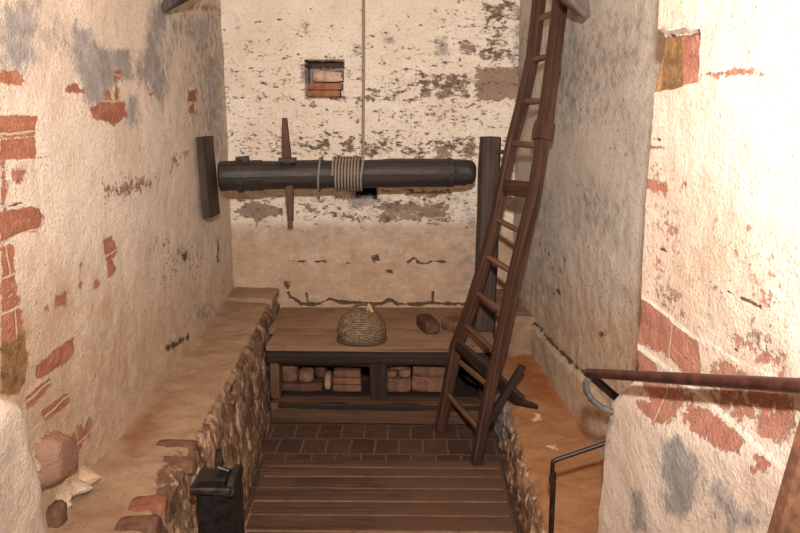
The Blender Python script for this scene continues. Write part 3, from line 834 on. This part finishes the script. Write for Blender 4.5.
# handspike through the drum
s0, s1 = on(284.5, 118, 4.09), on(291, 221, 4.06)
mid1, mid2 = on(286.5, 150, 4.085), on(290, 192, 4.07)
spike = MB().sweep([s0, mid1, mid2, s1], [(.026, .03), (.044, .04), (.04, .04), (.028, .03)], up=(0, 1, 0), rough=.003, step=.03, seed=3).obj('handspike', W_SPIKE, wl)
MB().sweep([on(279, 160, 4.05), on(296, 160, 4.05)], (.05, .026), rough=.004, step=.02, seed=4).obj('wedge', W_AXLE, spike)

# ---- bearing board on the left wall and post on the right
yb = 3.955
xb_ = xl(yb) + .034
MB().sweep([V3(xb_ + .012, yb, atX(206, 217, xb_)[2]), V3(xb_, yb, atX(202, 137, xb_)[2])], [(.056, .205), (.05, .205)], up=(0, 1, 0), rough=.006, rs=8, step=.03, seed=5, bev=.3).obj('bearing_board', W_POST)
props(bpy.data.objects['bearing_board'], 'short upright dark board against the left wall, carrying the drum end', 'board')
pt = thing('upright_post', (on(488, 300)[0], YA, .449), 'tall dark oak post behind the ladder, carrying the right drum end', 'post')
xp = on(490, 150)[0]
MB().sweep([(xp - .012, YA + .0, .4535), (xp - .004, YA, .9), (xp, YA, on(490, 137)[2])], [(.125, .13), (.118, .12), (.11, .12)], up=(0, 1, 0), rough=.006, step=.04, seed=6, bev=.2).obj('shaft', W_POST, pt)
MB().sweep([on(497, 152, YA - .062), on(505, 152, YA - .062)], .012, round_=True, step=.01).obj('peg', W_POST, pt)

# ---- rope: hangs from above and winds round the drum
M_ROPE = NT('hemp_rope')
uvn = M_ROPE.n('TexCoord').outputs['UV']
wv = M_ROPE.n('TexWave', {'Vector': M_ROPE.n('Mapping', {0: uvn, 2: (0, 0, .6), 3: (60, 60, 1)}).outputs[0], 'Scale': 1.0, 'Distortion': 1.0})
M_ROPE.set(M_ROPE.b.inputs['Base Color'], M_ROPE.mix(wv.outputs[1], lin(104, 92, 80), lin(160, 142, 120)))
M_ROPE.b.inputs['Roughness'].default_value = .9
M_ROPE.bump(wv.outputs[1], .5, .002)
rp = thing('rope', ax(364) - V3(0, 0, .1), 'grey hemp rope hanging from above and wound round the windlass drum', 'rope')
h = []
yr_ = ya(348)
turns = 9
x0, x1 = ax(334)[0], ax(362)[0]
for i in range(turns * 20 + 1):
    a = 2 * math.pi * i / 20
    t_ = i / (turns * 20)
    zc = ax(334 + 28 * t_)[2]
    h.append(V3(x0 + (x1 - x0) * t_, ya(334 + 28 * t_) - .0945 * math.cos(a), zc + .0945 * math.sin(a)))
MB().sweep(h, .0058, round_=True, n=7, step=.04).obj('coil', M_ROPE.m, rp)
h2 = [V3(ax(319 + 4 * math.sin(i * .31))[0] * .3 + ax(321)[0] * .7, ya(320) - .0935 * math.cos(2 * math.pi * i / 20), ax(320)[2] + .0935 * math.sin(2 * math.pi * i / 20)) for i in range(21)]
MB().sweep(h2, .0055, round_=True, n=7, step=.04).obj('loop', M_ROPE.m, rp)
top = on(364.5, -60, yr_ - .096)
MB().sweep([V3(x1, yr_ - .0965, ax(362)[2] - .01), on(363.2, 160, yr_ - .098), on(364, 60, yr_ - .097), top + V3(0, 0, .45)], .0065, round_=True, n=8, step=.1).obj('hanging_strand', M_ROPE.m, rp)

# ---- ladder
FL, FR = atZ(440, 432, .0), atZ(476, 472, .0)
TOP = V3(.68, 3.6, 2.3)
nL = np.cross(FR - FL, TOP - FR)
L = lambda x, y: atP(x, y, FL, nL)
ld = thing('ladder', (FL + FR) / 2 * V3(1, 1, 0), 'narrow brown wooden ladder leaning up against the right wall', 'ladder')
lefts = [(440, 430), (447, 395), (456, 347), (470, 310), (483, 268), (495, 221), (504, 180), (512, 142), (523, 101), (532, 60), (539, 0), (540, -10)]
rights = [(476.5, 463), (482, 430), (490, 390), (500, 347), (510, 300), (516, 270), (525, 233), (534, 195), (540.5, 156), (544, 127), (548, 101), (553, 61), (560.5, 0), (562, -10)]
nrm = nL / np.linalg.norm(nL)
def stile(pts, wid, nm, seed):
    P = [L(*p) for p in pts]
    return MB().sweep(P, wid, up=tuple(nrm), rough=.003, step=.05, seed=seed, bev=.22).obj(nm, W_LADDER, ld)
    return o
stile(lefts, [(.052, .06)] * 4 + [(.052, .05)] * 4 + [(.058, .05)] * 4, 'stile', 7)
stile_r = stile(rights, [(.046, .05)] * 3 + [(.068, .05)] * 4 + [(.058, .05)] * 2 + [(.074, .055)] * 1 + [(.074, .05)] * 4, 'stile', 8)
# splice on the right stile
MB().sweep([L(542.3, 140), L(543.6, 131), L(545.5, 122)], [(.084, .07), (.088, .074), (.082, .07)], up=tuple(nrm), rough=.003, step=.02, seed=9).obj('splice', W_LADDER, stile_r)
rungs = [((535, 20.5), (554, 13)), ((528, 62), (549, 56)), ((521.5, 102), (544, 101)), ((513, 143), (537, 146)), ((496, 219), (521, 232)), ((488, 257), (512, 272)), ((478, 294), (504, 313)), ((467, 326), (493, 350)), ((461, 363), (489, 386)), ((450, 397), (479, 429))]
for i, (a, b) in enumerate(rungs):
    A, B = L(*a), L(*b)
    d = (B - A) / np.linalg.norm(B - A)
    MB().sweep([A - d * .012, (A + B) / 2, B + d * .012], [.013, .0155, .013], round_=True, n=10, rough=.002, step=.04, seed=20 + i).obj('rung', W_RUNG, ld)
# the one flat board nailed in place of a rung
A, B = L(502, 187), L(532, 190)
MB().sweep([A, B], (.02, .075), up=(0, 0, 1), rough=.003, step=.03, seed=31).obj('rung', W_LADDER, ld)

# ---- plank bench against the back wall
ZB = .449
bn = thing('plank_bench', (-.2, 4.25, 0), 'low wide bench of old planks built across the back wall', 'bench')
xL, xR = -.80, .47
MB().sweep([(xL - .05, 4.43, ZB - .02), (xR, 4.45, ZB - .02)], (.46, .04), rough=.004, step=.05, seed=40, bev=.12).obj('top_plank', W_BENCH, bn)
MB().sweep([(xL + .0, 4.03, ZB - .015), (xR - .02, 4.02, ZB - .015)], (.335, .03), rough=.004, step=.05, seed=41, bev=.12).obj('top_plank', W_BENCH, bn)
MB().sweep([(xL + .0, 3.905, ZB - .072), (xR - .04, 3.90, ZB - .070)], (.05, .08), rough=.008, step=.05, seed=42, bev=.25).obj('front_beam', W_DARK, bn)
MB().sweep([(xL + .06, 3.955, ZB - .10), (xR - .02, 3.955, ZB - .10)], (.06, .075), rough=.008, step=.05, seed=43).obj('lower_beam', W_DARK, bn)
for k, (x_, w_) in enumerate(((-.765, .055), (-.19, .095), (.40, .07))):
    MB().sweep([(x_, 3.925, .135), (x_, 3.925, ZB - .09)], (w_, .07), up=(0, 1, 0), rough=.005, step=.05, seed=45 + k).obj('post', W_DARK if k else W_BENCHF, bn)
MB().sweep([(xL + .02, 3.885, .07), (xR - .09, 3.875, .07)], (.10, .12), rough=.007, step=.05, seed=48, bev=.15).obj('sill_beam', W_SILL, bn)
MB().sweep([(xL + .06, 3.84, .115), (xR - .1, 3.832, .112)], (.03, .03), rough=.008, step=.04, seed=49, bev=.3).obj('cleat', W_DARK, bn)
MB().sweep([(xL + .06, 4.04, .0), (xR - .09, 4.04, .0)], (.2, .25), rough=.004, step=.1, seed=50).obj('inner_shelf', W_DARK, bn)

# ---- bricks and stones kept under the bench
B_RED = stone_mat('old_red_brick', (118, 78, 60), (138, 96, 74), (84, 54, 42), 20, .4)
B_BROWN = stone_mat('brown_brick', (106, 76, 58), (126, 92, 72), (74, 50, 38), 20, .4)
B_DARK = stone_mat('sooty_brick', (84, 56, 44), (104, 72, 56), (54, 36, 28), 20, .4)
S_PALE = stone_mat('pale_stone', (150, 122, 98), (170, 142, 116), (110, 84, 66), 16, .4)
S_PINK = stone_mat('pinkish_stone', (128, 90, 72), (150, 110, 90), (94, 62, 48), 16, .5)
YS = 4.03
def under(name, x0, y0, x1, y1, mat, label, cat, seed, box=.96, depth=.12, rough=.05, zb=None, yy=YS - .04):
    a, b = atY(x0, y1, yy), atY(x1, y0, yy)
    w, hh = b[0] - a[0], b[2] - a[2]
    z0 = a[2] if zb is None else zb
    o = rock(name, (a[0] + w / 2, yy + depth / 2, z0), (w, depth, hh), mat, seed, box=box, rough=rough)
    return props(o, label, cat, 'bricks and stones stored under the bench')
SH = .132
under('brick', 279.5, 391, 322, 398.5, B_DARK, 'long sooty brick lying flat at the bottom of the left bay under the bench', 'brick', 1, zb=SH)
zz = lambda y: atY(300, y, YS - .04)[2]
z_b1 = SH + (zz(391) - zz(398.5))
under('stone', 281, 371, 297, 391, B_BROWN, 'brown squarish stone at the left end of the left bay, beside the bench leg', 'stone', 2, zb=z_b1, box=.6)
under('stone', 297.5, 378, 313, 391, S_PINK, 'rounded pinkish stone resting on the flat sooty brick under the bench', 'stone', 3, zb=z_b1, box=.35)
under('stone', 314.5, 371, 326, 388, B_DARK, 'dark jagged stone wedged beside the rounded pinkish one under the bench', 'stone', 4, box=.4, zb=z_b1 + .002, yy=YS + .02)
under('stone', 323.5, 382, 331, 398.5, S_PALE, 'slim pale stone standing upright beside the stack of flat bricks', 'stone', 5, zb=SH, box=.4)
z0 = SH
lab = ['bottom', 'middle', 'top']
for k in range(3):
    hgt = .042
    o = under('brick', 332.5 + k * .4, 380, 361 - k * .5, 380 - 1, [B_BROWN, B_RED, B_BROWN][k], f'flat brick at the {lab[k]} of the neat stack left of the middle bench leg', 'brick', 10 + k, zb=z0, rough=.012, box=.98)
    o.scale = (1, 1, 1)
    me = o.data
    zs = [v.co.z for v in me.vertices]; kz = hgt / max(max(zs) - min(zs), 1e-6)
    for v in me.vertices: v.co.z *= kz
    z0 += hgt + .001
under('brick', 385, 385, 411, 398.5, B_BROWN, 'thick brown brick at the bottom left of the right bay under the bench', 'brick', 20, zb=SH)
z_b2 = SH + (zz(385) - zz(398.5)) + .001
under('brick', 384.5, 377.5, 397, 384.5, B_RED, 'small broken red brick leaning by the middle bench leg, lowest of the rubble', 'brick', 21, zb=z_b2, box=.6, rough=.12)
under('brick', 398, 376, 411, 384.5, S_PINK, 'pinkish broken brick on the thick brown brick under the bench', 'brick', 22, zb=z_b2, box=.6, rough=.12)
under('brick', 388, 369.5, 408, 376.5, B_BROWN, 'brown broken brick topmost of the rubble right of the middle bench leg', 'brick', 23, zb=z_b2 + .044, box=.6, rough=.1)
under('brick', 412, 383, 445, 398.5, B_RED, 'large red brick lying at the bottom of the right bay near the ladder foot', 'brick', 24, zb=SH)
under('brick', 412.5, 372, 446, 382.5, B_BROWN, 'large brown brick lying on the large red one in the right bay', 'brick', 25, zb=SH + (zz(383) - zz(398.5)) + .001)

# ---- things on the bench
M_BSK = NT('woven_wicker')
uvn = M_BSK.n('TexCoord').outputs['UV']
chk = M_BSK.n('TexBrick', {'Vector': uvn, 'Color1': lin(158, 130, 102), 'Color2': lin(124, 100, 78), 'Mortar': lin(60, 46, 37), 'Scale': 1.0, 'Mortar Size': .0025, 'Mortar Smooth': .6, 'Brick Width': .022, 'Row Height': .011})
nb = M_BSK.noise(uvn, 30, 5, .7)
M_BSK.set(M_BSK.b.inputs['Base Color'], M_BSK.mix(M_BSK.math('MULTIPLY', M_BSK.step(nb, .45, .7), .6), chk.outputs[0], lin(172, 140, 108)))
M_BSK.b.inputs['Roughness'].default_value = .9
M_BSK.bump(M_BSK.math('SUBTRACT', nb, chk.outputs[1]), .9, .008)
W_TWIG = wood_mat('twig_rim', (92, 68, 50), (120, 92, 70), (56, 40, 30), rough=.8)
W_PALE = wood_mat('pale_twine', (176, 146, 108), (200, 172, 134), (130, 100, 72), rough=.8)
bc = V3(atY(362, 340, 3.97)[0], 3.968, ZB + .001)
bk = thing('wicker_basket', bc, 'round domed wicker basket standing on the plank bench', 'basket')
pr_ = [(0, 0), (.105, 0), (.122, .008), (.132, .03), (.136, .06), (.133, .085), (.124, .112), (.108, .137), (.086, .157), (.058, .172), (.03, .179), (0, .181)]
n_ = 72
mb = MB()
fine = []
for i in range(len(pr_) - 1):
    for k in range(4):
        t_ = k / 4
        fine.append((pr_[i][0] * (1 - t_) + pr_[i + 1][0] * t_, pr_[i][1] * (1 - t_) + pr_[i + 1][1] * t_))
fine.append(pr_[-1])
mb.lathe(fine, bc, n=n_, sq=(1, .9))
vv = np.array(mb.v)
rad = vv - (bc + V3(0, 0, .06))
rad /= np.maximum(np.linalg.norm(rad, axis=1), 1e-6)[:, None]
ring = np.repeat(np.arange(len(fine)), n_); seg = np.tile(np.arange(n_), len(fine))
wob = np.where(((ring // 2) + (seg // 2)) % 2 == 0, 1, -1) * .0022
vv = vv + rad * (wob + fbm(vv, 14, 3, 3) * .016)[:, None]
vv[:, 2] = np.maximum(vv[:, 2], bc[2])
mb.v = [tuple(p) for p in vv]
mb.obj('woven_body', M_BSK.m, bk)
MB().sweep([bc + V3(.134 * math.cos(a), .121 * math.sin(a), .014) for a in np.linspace(0, 2 * math.pi, 40)], .009, round_=True, n=8, rough=.002, step=.05).obj('base_rim', W_TWIG, bk)
hnd = MB().sweep([bc + V3(.085 * math.cos(a) + .01, .03 + .02 * math.sin(a), .132 + .062 * math.sin(a)) for a in np.linspace(.15, math.pi - .15, 22)], .008, round_=True, n=8, rough=.002, step=.05).obj('handle', W_TWIG, bk)
MB().sweep([bc + V3(.035, -.005, .178), bc + V3(.04, -.01, .205), bc + V3(.062, -.03, .168)], .009, round_=True, n=8, rough=.003, step=.02).obj('twine_knot', W_PALE, hnd)

a = atZ(419, 334, ZB)
o = rock('brick', (atZ(428, 334, ZB)[0], 4.18, ZB + .001), (.085, .21, .07), B_DARK, 51, box=.98, rough=.02, rot=.28)
props(o, 'dark brick lying on the bench just right of the basket', 'brick', 'bricks on top of the bench')
o = rock('brick', (atZ(453, 334, ZB)[0] + .02, 4.2, ZB + .001), (.13, .13, .06), B_BROWN, 52, box=.95, rough=.05, rot=.75)
props(o, 'brown broken brick lying on the bench beside the ladder', 'brick', 'bricks on top of the bench')

# ---- bricks in the small wall niche
def niche(x0, y0, x1, y1, mat, label, seed, box=.96, rough=.04, yy=4.73):
    a, b = atY(x0, y1, yy), atY(x1, y0, yy)
    o = rock('brick', ((a[0] + b[0]) / 2, yy + .05, a[2]), (b[0] - a[0], .1, b[2] - a[2]), mat, seed, box=box, rough=rough)
    props(o, label, 'brick', 'bricks walled into the niche')
N_RED = stone_mat('bright_red_brick', (150, 98, 72), (172, 122, 94), (118, 70, 50), 20, .4)
N_PALE = stone_mat('mortared_rubble', (196, 166, 140), (214, 188, 162), (150, 110, 86), 18, .5)
niche(307.5, 90.3, 340, 97, N_RED, 'long red brick at the bottom of the small square wall niche', 61)
niche(307.5, 83, 342, 90.2, N_RED, 'red and white splashed brick second from the bottom of the wall niche', 62, yy=4.745)
niche(312, 71, 342, 82.5, N_PALE, 'pale mortared rubble piece topmost in the small wall niche', 63, box=.75, rough=.22, yy=4.755)

# ---- planks of the floor in front of the paving
pp = thing('plank_platform', (-.15, 3.0, 0), 'worn board flooring laid across the floor before the brick paving', 'floorboards')
edges_y = [461, 469, 478, 490, 503, 517, 533, 552]
for k in range(len(edges_y) - 1):
    ya, yb_ = atZ(380, edges_y[k], .02)[1], atZ(380, edges_y[k + 1], .02)[1]
    yc, wd = (ya + yb_) / 2, (ya - yb_)
    x0, x1 = -.79 + .078 * (3.7 - yc) + .035, .425
    MB().sweep([(x0, yc, .016 + .004 * (k % 2)), (x1, yc + random.uniform(-.01, .01), .016 + .003 * ((k + 1) % 2))], (wd - .018, .022), rough=.0025, step=.06, seed=70 + k, bev=.1).obj('plank', W_FLOOR, pp)

_z = [atZ(380, e, .02)[1] for e in (462, 551)]
MB().sweep([(-.70, sum(_z) / 2, .013), (.41, sum(_z) / 2, .013)], (_z[0] - _z[1] - .02, .020), step=.2, bev=.02).obj('sandy_bedding', stone_mat('sandy_bedding', (134, 104, 80), (152, 120, 94), (108, 82, 62), 20, .3), pp)
# ---- broken boards lying by the ladder foot
pw = atP(462, 350, FL, nL)
o = MB()
A, B = atY(457, 343, 3.60), atZ(521, 402, .325)
o.sweep([A, lerp(A, B, .5), B], [(.022, .062), (.026, .10), (.028, .095)], up=(.25, -.7, .65), rough=.005, step=.03, seed=80)
C2 = B + (B - A) * .24 + V3(0, 0, .05)
cb = thing('broken_board', B - V3(0, 0, .03), 'broken dark board lying slantwise from the ladder onto the right ledge', 'board')
o.obj('plank', W_BROKEN, cb)
MB().sweep([B - (C2 - B) * .25, C2], [(.03, .05), (.016, .022)], up=(.25, -.7, .65), rough=.003, step=.03, seed=81).obj('tenon', W_BROKEN, cb)
Yk = lerp(A, B, .72)[1]
MB().sweep([atY(488, 422, Yk - .05), atY(523, 366, Yk - .04)], [(.04, .035), (.034, .03)], rough=.003, step=.03, seed=82).obj('cross_stick', W_BROKEN, cb)

# ---- braces high on both walls
def brace(p0, p1, w, mat, label):
    o = MB().sweep([p0, lerp(p0, p1, .12), p1], [(w * .35, w * .35), (w, w), (w * 1.1, w * 1.1)], rough=.006, step=.05, seed=90).obj('timber_brace', mat)
    props(o, label, 'timber brace')
pl_ = atX(164, 9, xl(3.4) + .03)
brace(pl_, pl_ + V3(.62, .0, .6), .085, W_BRACE_D, 'dark pointed brace foot touching the top of the left wall')
pr2 = atX(584, 10, xr(3.5) - .05)
brace(pr2 + V3(.01, 0, -.02), pr2 + V3(-.42, .0, .62), .10, W_BRACE, 'grey brace foot at the top of the right wall beside the ladder')

# ---- brickwork lumps set in the left ledge
zl = .53
def ledgebrick(px, py, sz, mat, rot, label, seed, z=zl - .044, nm='brick', cat='brick', box=.9, rough=.03, tilt=0, roll=0, grp='bricks on the left ledge'):
    p = atZ(px, py, zl)
    o = rock(nm, (p[0], p[1], z), sz, mat, seed, box=box, rough=rough, rot=rot, tilt=tilt, roll=roll)
    props(o, label, cat, grp)
ledgebrick(176, 444, (.145, .062, .05), B_BROWN, 0, 'worn brick set flush in the left ledge, farther of the pair at its edge', 101)
ledgebrick(174, 460, (.145, .062, .045), B_BROWN, 0, 'worn brick set flush in the left ledge, nearer of the pair at its edge', 102)
ledgebrick(148, 503, (.11, .085, .05), stone_mat('orange_brick', (132, 84, 62), (150, 104, 78), (102, 62, 46), 20, .4), .2, 'broken orange brick on the left ledge nearest the metal box', 103)
ledgebrick(138, 524, (.12, .07, .055), B_BROWN, .1, 'dark brown brick lowest in view on the left ledge', 104)
pS = atZ(52, 514, .57)
o = rock('stone', (pS[0], pS[1], .53), (.07, .07, .07), B_BROWN, 107, box=.6, rough=.14)
props(o, 'small brown stone tucked beside the rounded edge of the low wall stub', 'stone')

# ---- black metal box in the pit at the foot of the left ledge
M_BLK = metal_mat('black_painted_iron', (22, 19, 18), (40, 34, 31), .3, .42, 40, .15)
M_BLK2 = metal_mat('worn_black_iron', (30, 25, 23), (70, 56, 48), .4, .38, 26, .2)
YM = 2.1
a0, a1 = atY(195, 491, YM), atY(234, 491, YM)
xm0, xm1, zt = a0[0], a1[0], a0[2]
bx = thing('metal_box', ((xm0 + xm1) / 2, YM + .06, 0), 'black metal box with raised rim standing by the left ledge', 'box')
cx = (xm0 + xm1) / 2
w_ = xm1 - xm0
MB().sweep([(cx, YM + .06, 0), (cx, YM + .06, zt)], (w_, .12), up=(0, 1, 0), step=.1, bev=.16).obj('body', M_BLK, bx)
mb = MB()
for dy, zz_ in ((0, 0), ):
    mb.sweep([(xm0 - .012, YM - .006, zt + .004), (xm1 - .01, YM - .006, zt + .004)], (.02, .024), step=.05, bev=.4)
    mb.sweep([(xm0 - .006, YM - .0, zt + .004), (xm0 - .006, YM + .125, zt + .004)], (.02, .024), step=.05, bev=.4)
mb.obj('rim', M_BLK2, bx)
MB().sweep([(xm0 + .004, YM + .05, zt + .02), (xm1 - .03, YM + .05, zt + .02)], (.09, .024), step=.05, bev=.3).obj('lid', M_BLK, bx)
zc = atY(235, 464, YM + .13)[2] - .015
MB().sweep([(xm1 - .016, YM + .0, zt - .0), (xm1 - .016, YM + .012, zc - .03), (xm1 - .016, YM + .04, zc), (xm1 - .016, YM + .12, zc), (xm1 - .016, YM + .13, zt)], (.035, .03), up=(1, 0, 0), step=.02, bev=.4).obj('side_cheek', M_BLK, bx)
k0, k1 = atY(219, 480, YM + .07), atY(219, 448, YM + .07)
lat = MB().sweep([k0, lerp(k0, k1, .6), k1], [(.022, .022), (.024, .02), (.016, .016)], up=(0, 1, 0), step=.02, bev=.4).obj('latch', M_BLK2, bx)
MB().sweep([lerp(k0, k1, .45) + V3(.0, -.012, 0), lerp(k0, k1, .45) + V3(.034, -.012, -.012)], .008, round_=True, n=10, step=.02).obj('latch_pin', M_BLK2, lat)

# ---- handrail by the near right wall
M_RAIL = metal_mat('brown_painted_steel', (58, 30, 26), (84, 48, 40), .2, .34, 22, .1)
M_STEEL = metal_mat('bare_steel', (116, 112, 112), (150, 146, 144), .75, .36, 40, .1)
M_RAILD = metal_mat('dark_iron', (30, 22, 20), (50, 36, 32), .3, .45, 30, .15)
M_RUST = metal_mat('rusty_iron', (92, 58, 40), (134, 88, 60), .1, .8, 30, .5)
r0 = atY(588, 373, 2.06)
r1 = atY(800, 386, 1.17)
r2 = r1 + (r1 - r0) * .45
hr = thing('handrail', (r0[0], r0[1], r0[2] - .1), 'brown steel handrail with curled end beside the near right wall', 'handrail')
MB().sweep([r0 + (r0 - r1) * .008, r0, r1, r2], [.0105, .0135, .0135, .0135], round_=True, n=18, step=.1).obj('rail', M_RAIL, hr)
b1 = atY(619, 402, 2.17)
MB().sweep([r0, b1 + V3(.03, 0, -.02)], .0125, round_=True, n=14, step=.1).obj('bracket', M_RAILD, hr)
cur = [(589, 377), (586, 383), (586.5, 391), (592, 400), (601, 407), (612, 411.5), (620, 413)]
MB().sweep([atY(x, y, 2.06 + .005 * i) for i, (x, y) in enumerate(cur)], .009, round_=True, n=14, step=.015).obj('curled_end', M_STEEL, hr)
q0, q1 = atY(784, 533, 1.03), atY(815, 430, 1.03)
dq = (q1 - q0)
qa = q0 - dq * (q0[2] / dq[2])
tq = (np.interp(q1[1], [r2[1], r1[1]], [r2[2], r1[2]]) - q0[2]) / dq[2]
MB().sweep([qa, q0, q0 + dq * 1.35], (.036, .036), up=(0, 1, 0), step=.08, rough=.002, bev=.3).obj('support_post', M_RUST, hr)

# ---- low railing below, by the right ledge
g0 = atY(606, 443, 2.28); g1 = atY(557, 459.5, 2.28); g2 = atY(552.5, 466, 2.28)
lr = thing('low_railing', (g2[0], 2.28, 0), 'thin dark iron railing bent down into the pit by the right ledge', 'railing')
MB().sweep([g0 + (g0 - g1) * .25, g0, g1, lerp(g1, g2, .5) + V3(-.006, 0, .004), g2, V3(g2[0], 2.28, g2[2] - .03)], .0075, round_=True, n=12, step=.012).obj('top_rod', M_RAILD, lr)
MB().sweep([V3(g2[0] + .004, 2.275, g2[2] - .02), V3(g2[0] + .006, 2.275, 0)], .009, round_=True, n=12, step=.1).obj('upright', M_RAILD, lr)
MB().sweep([V3(g2[0] - .006, 2.262, g2[2] - .026), V3(g2[0] - .004, 2.262, g2[2] - .05)], .009, round_=True, n=10, step=.02).obj('clip', M_RAILD, lr)

# ------------------------------------------------------------------ light
def light(kind, name, loc, energy, color, **kw):
    d = bpy.data.lights.new(name, kind)
    d.energy = energy; d.color = color
    for k, v in kw.items(): setattr(d, k, v)
    o = link(bpy.data.objects.new(name, d)); o.location = loc
    return o
fl = light('SPOT', 'flash', (.03, .05, HC + .33), 590, (1, .975, .94), shadow_soft_size=.035, spot_size=math.radians(132), spot_blend=1.0)
tgt = V3(.05, 4.6, 2.35)
fl.rotation_euler = Vector(tgt - np.array(fl.location)).to_track_quat('-Z', 'Y').to_euler()
light('POINT', 'warm_fill', (-.2, 2.2, 2.85), 9, (1, .48, .18), shadow_soft_size=.25)  # unseen warm fill, added to tint the shadows and lower walls orange

w = bpy.data.worlds.new('world'); bpy.context.scene.world = w
w.use_nodes = True
w.node_tree.nodes['Background'].inputs[0].default_value = (.30, .17, .09, 1)
w.node_tree.nodes['Background'].inputs[1].default_value = .06

# ------------------------------------------------------------------ camera
cd = bpy.data.cameras.new('camera')
cd.sensor_fit = 'HORIZONTAL'; cd.sensor_width = 36; cd.lens = F / 800 * 36; cd.clip_start = .02
cam = link(bpy.data.objects.new('camera', cd))
cam.location = (0, 0, HC)
cam.rotation_euler = (math.pi / 2 - PITCH, 0, YAW)
sc = bpy.context.scene
sc.camera = cam
sc.view_settings.view_transform = 'Standard'
sc.view_settings.look = 'None'
sc.view_settings.exposure = 0.0
sc.view_settings.gamma = 1
sc.view_settings.use_curve_mapping = False
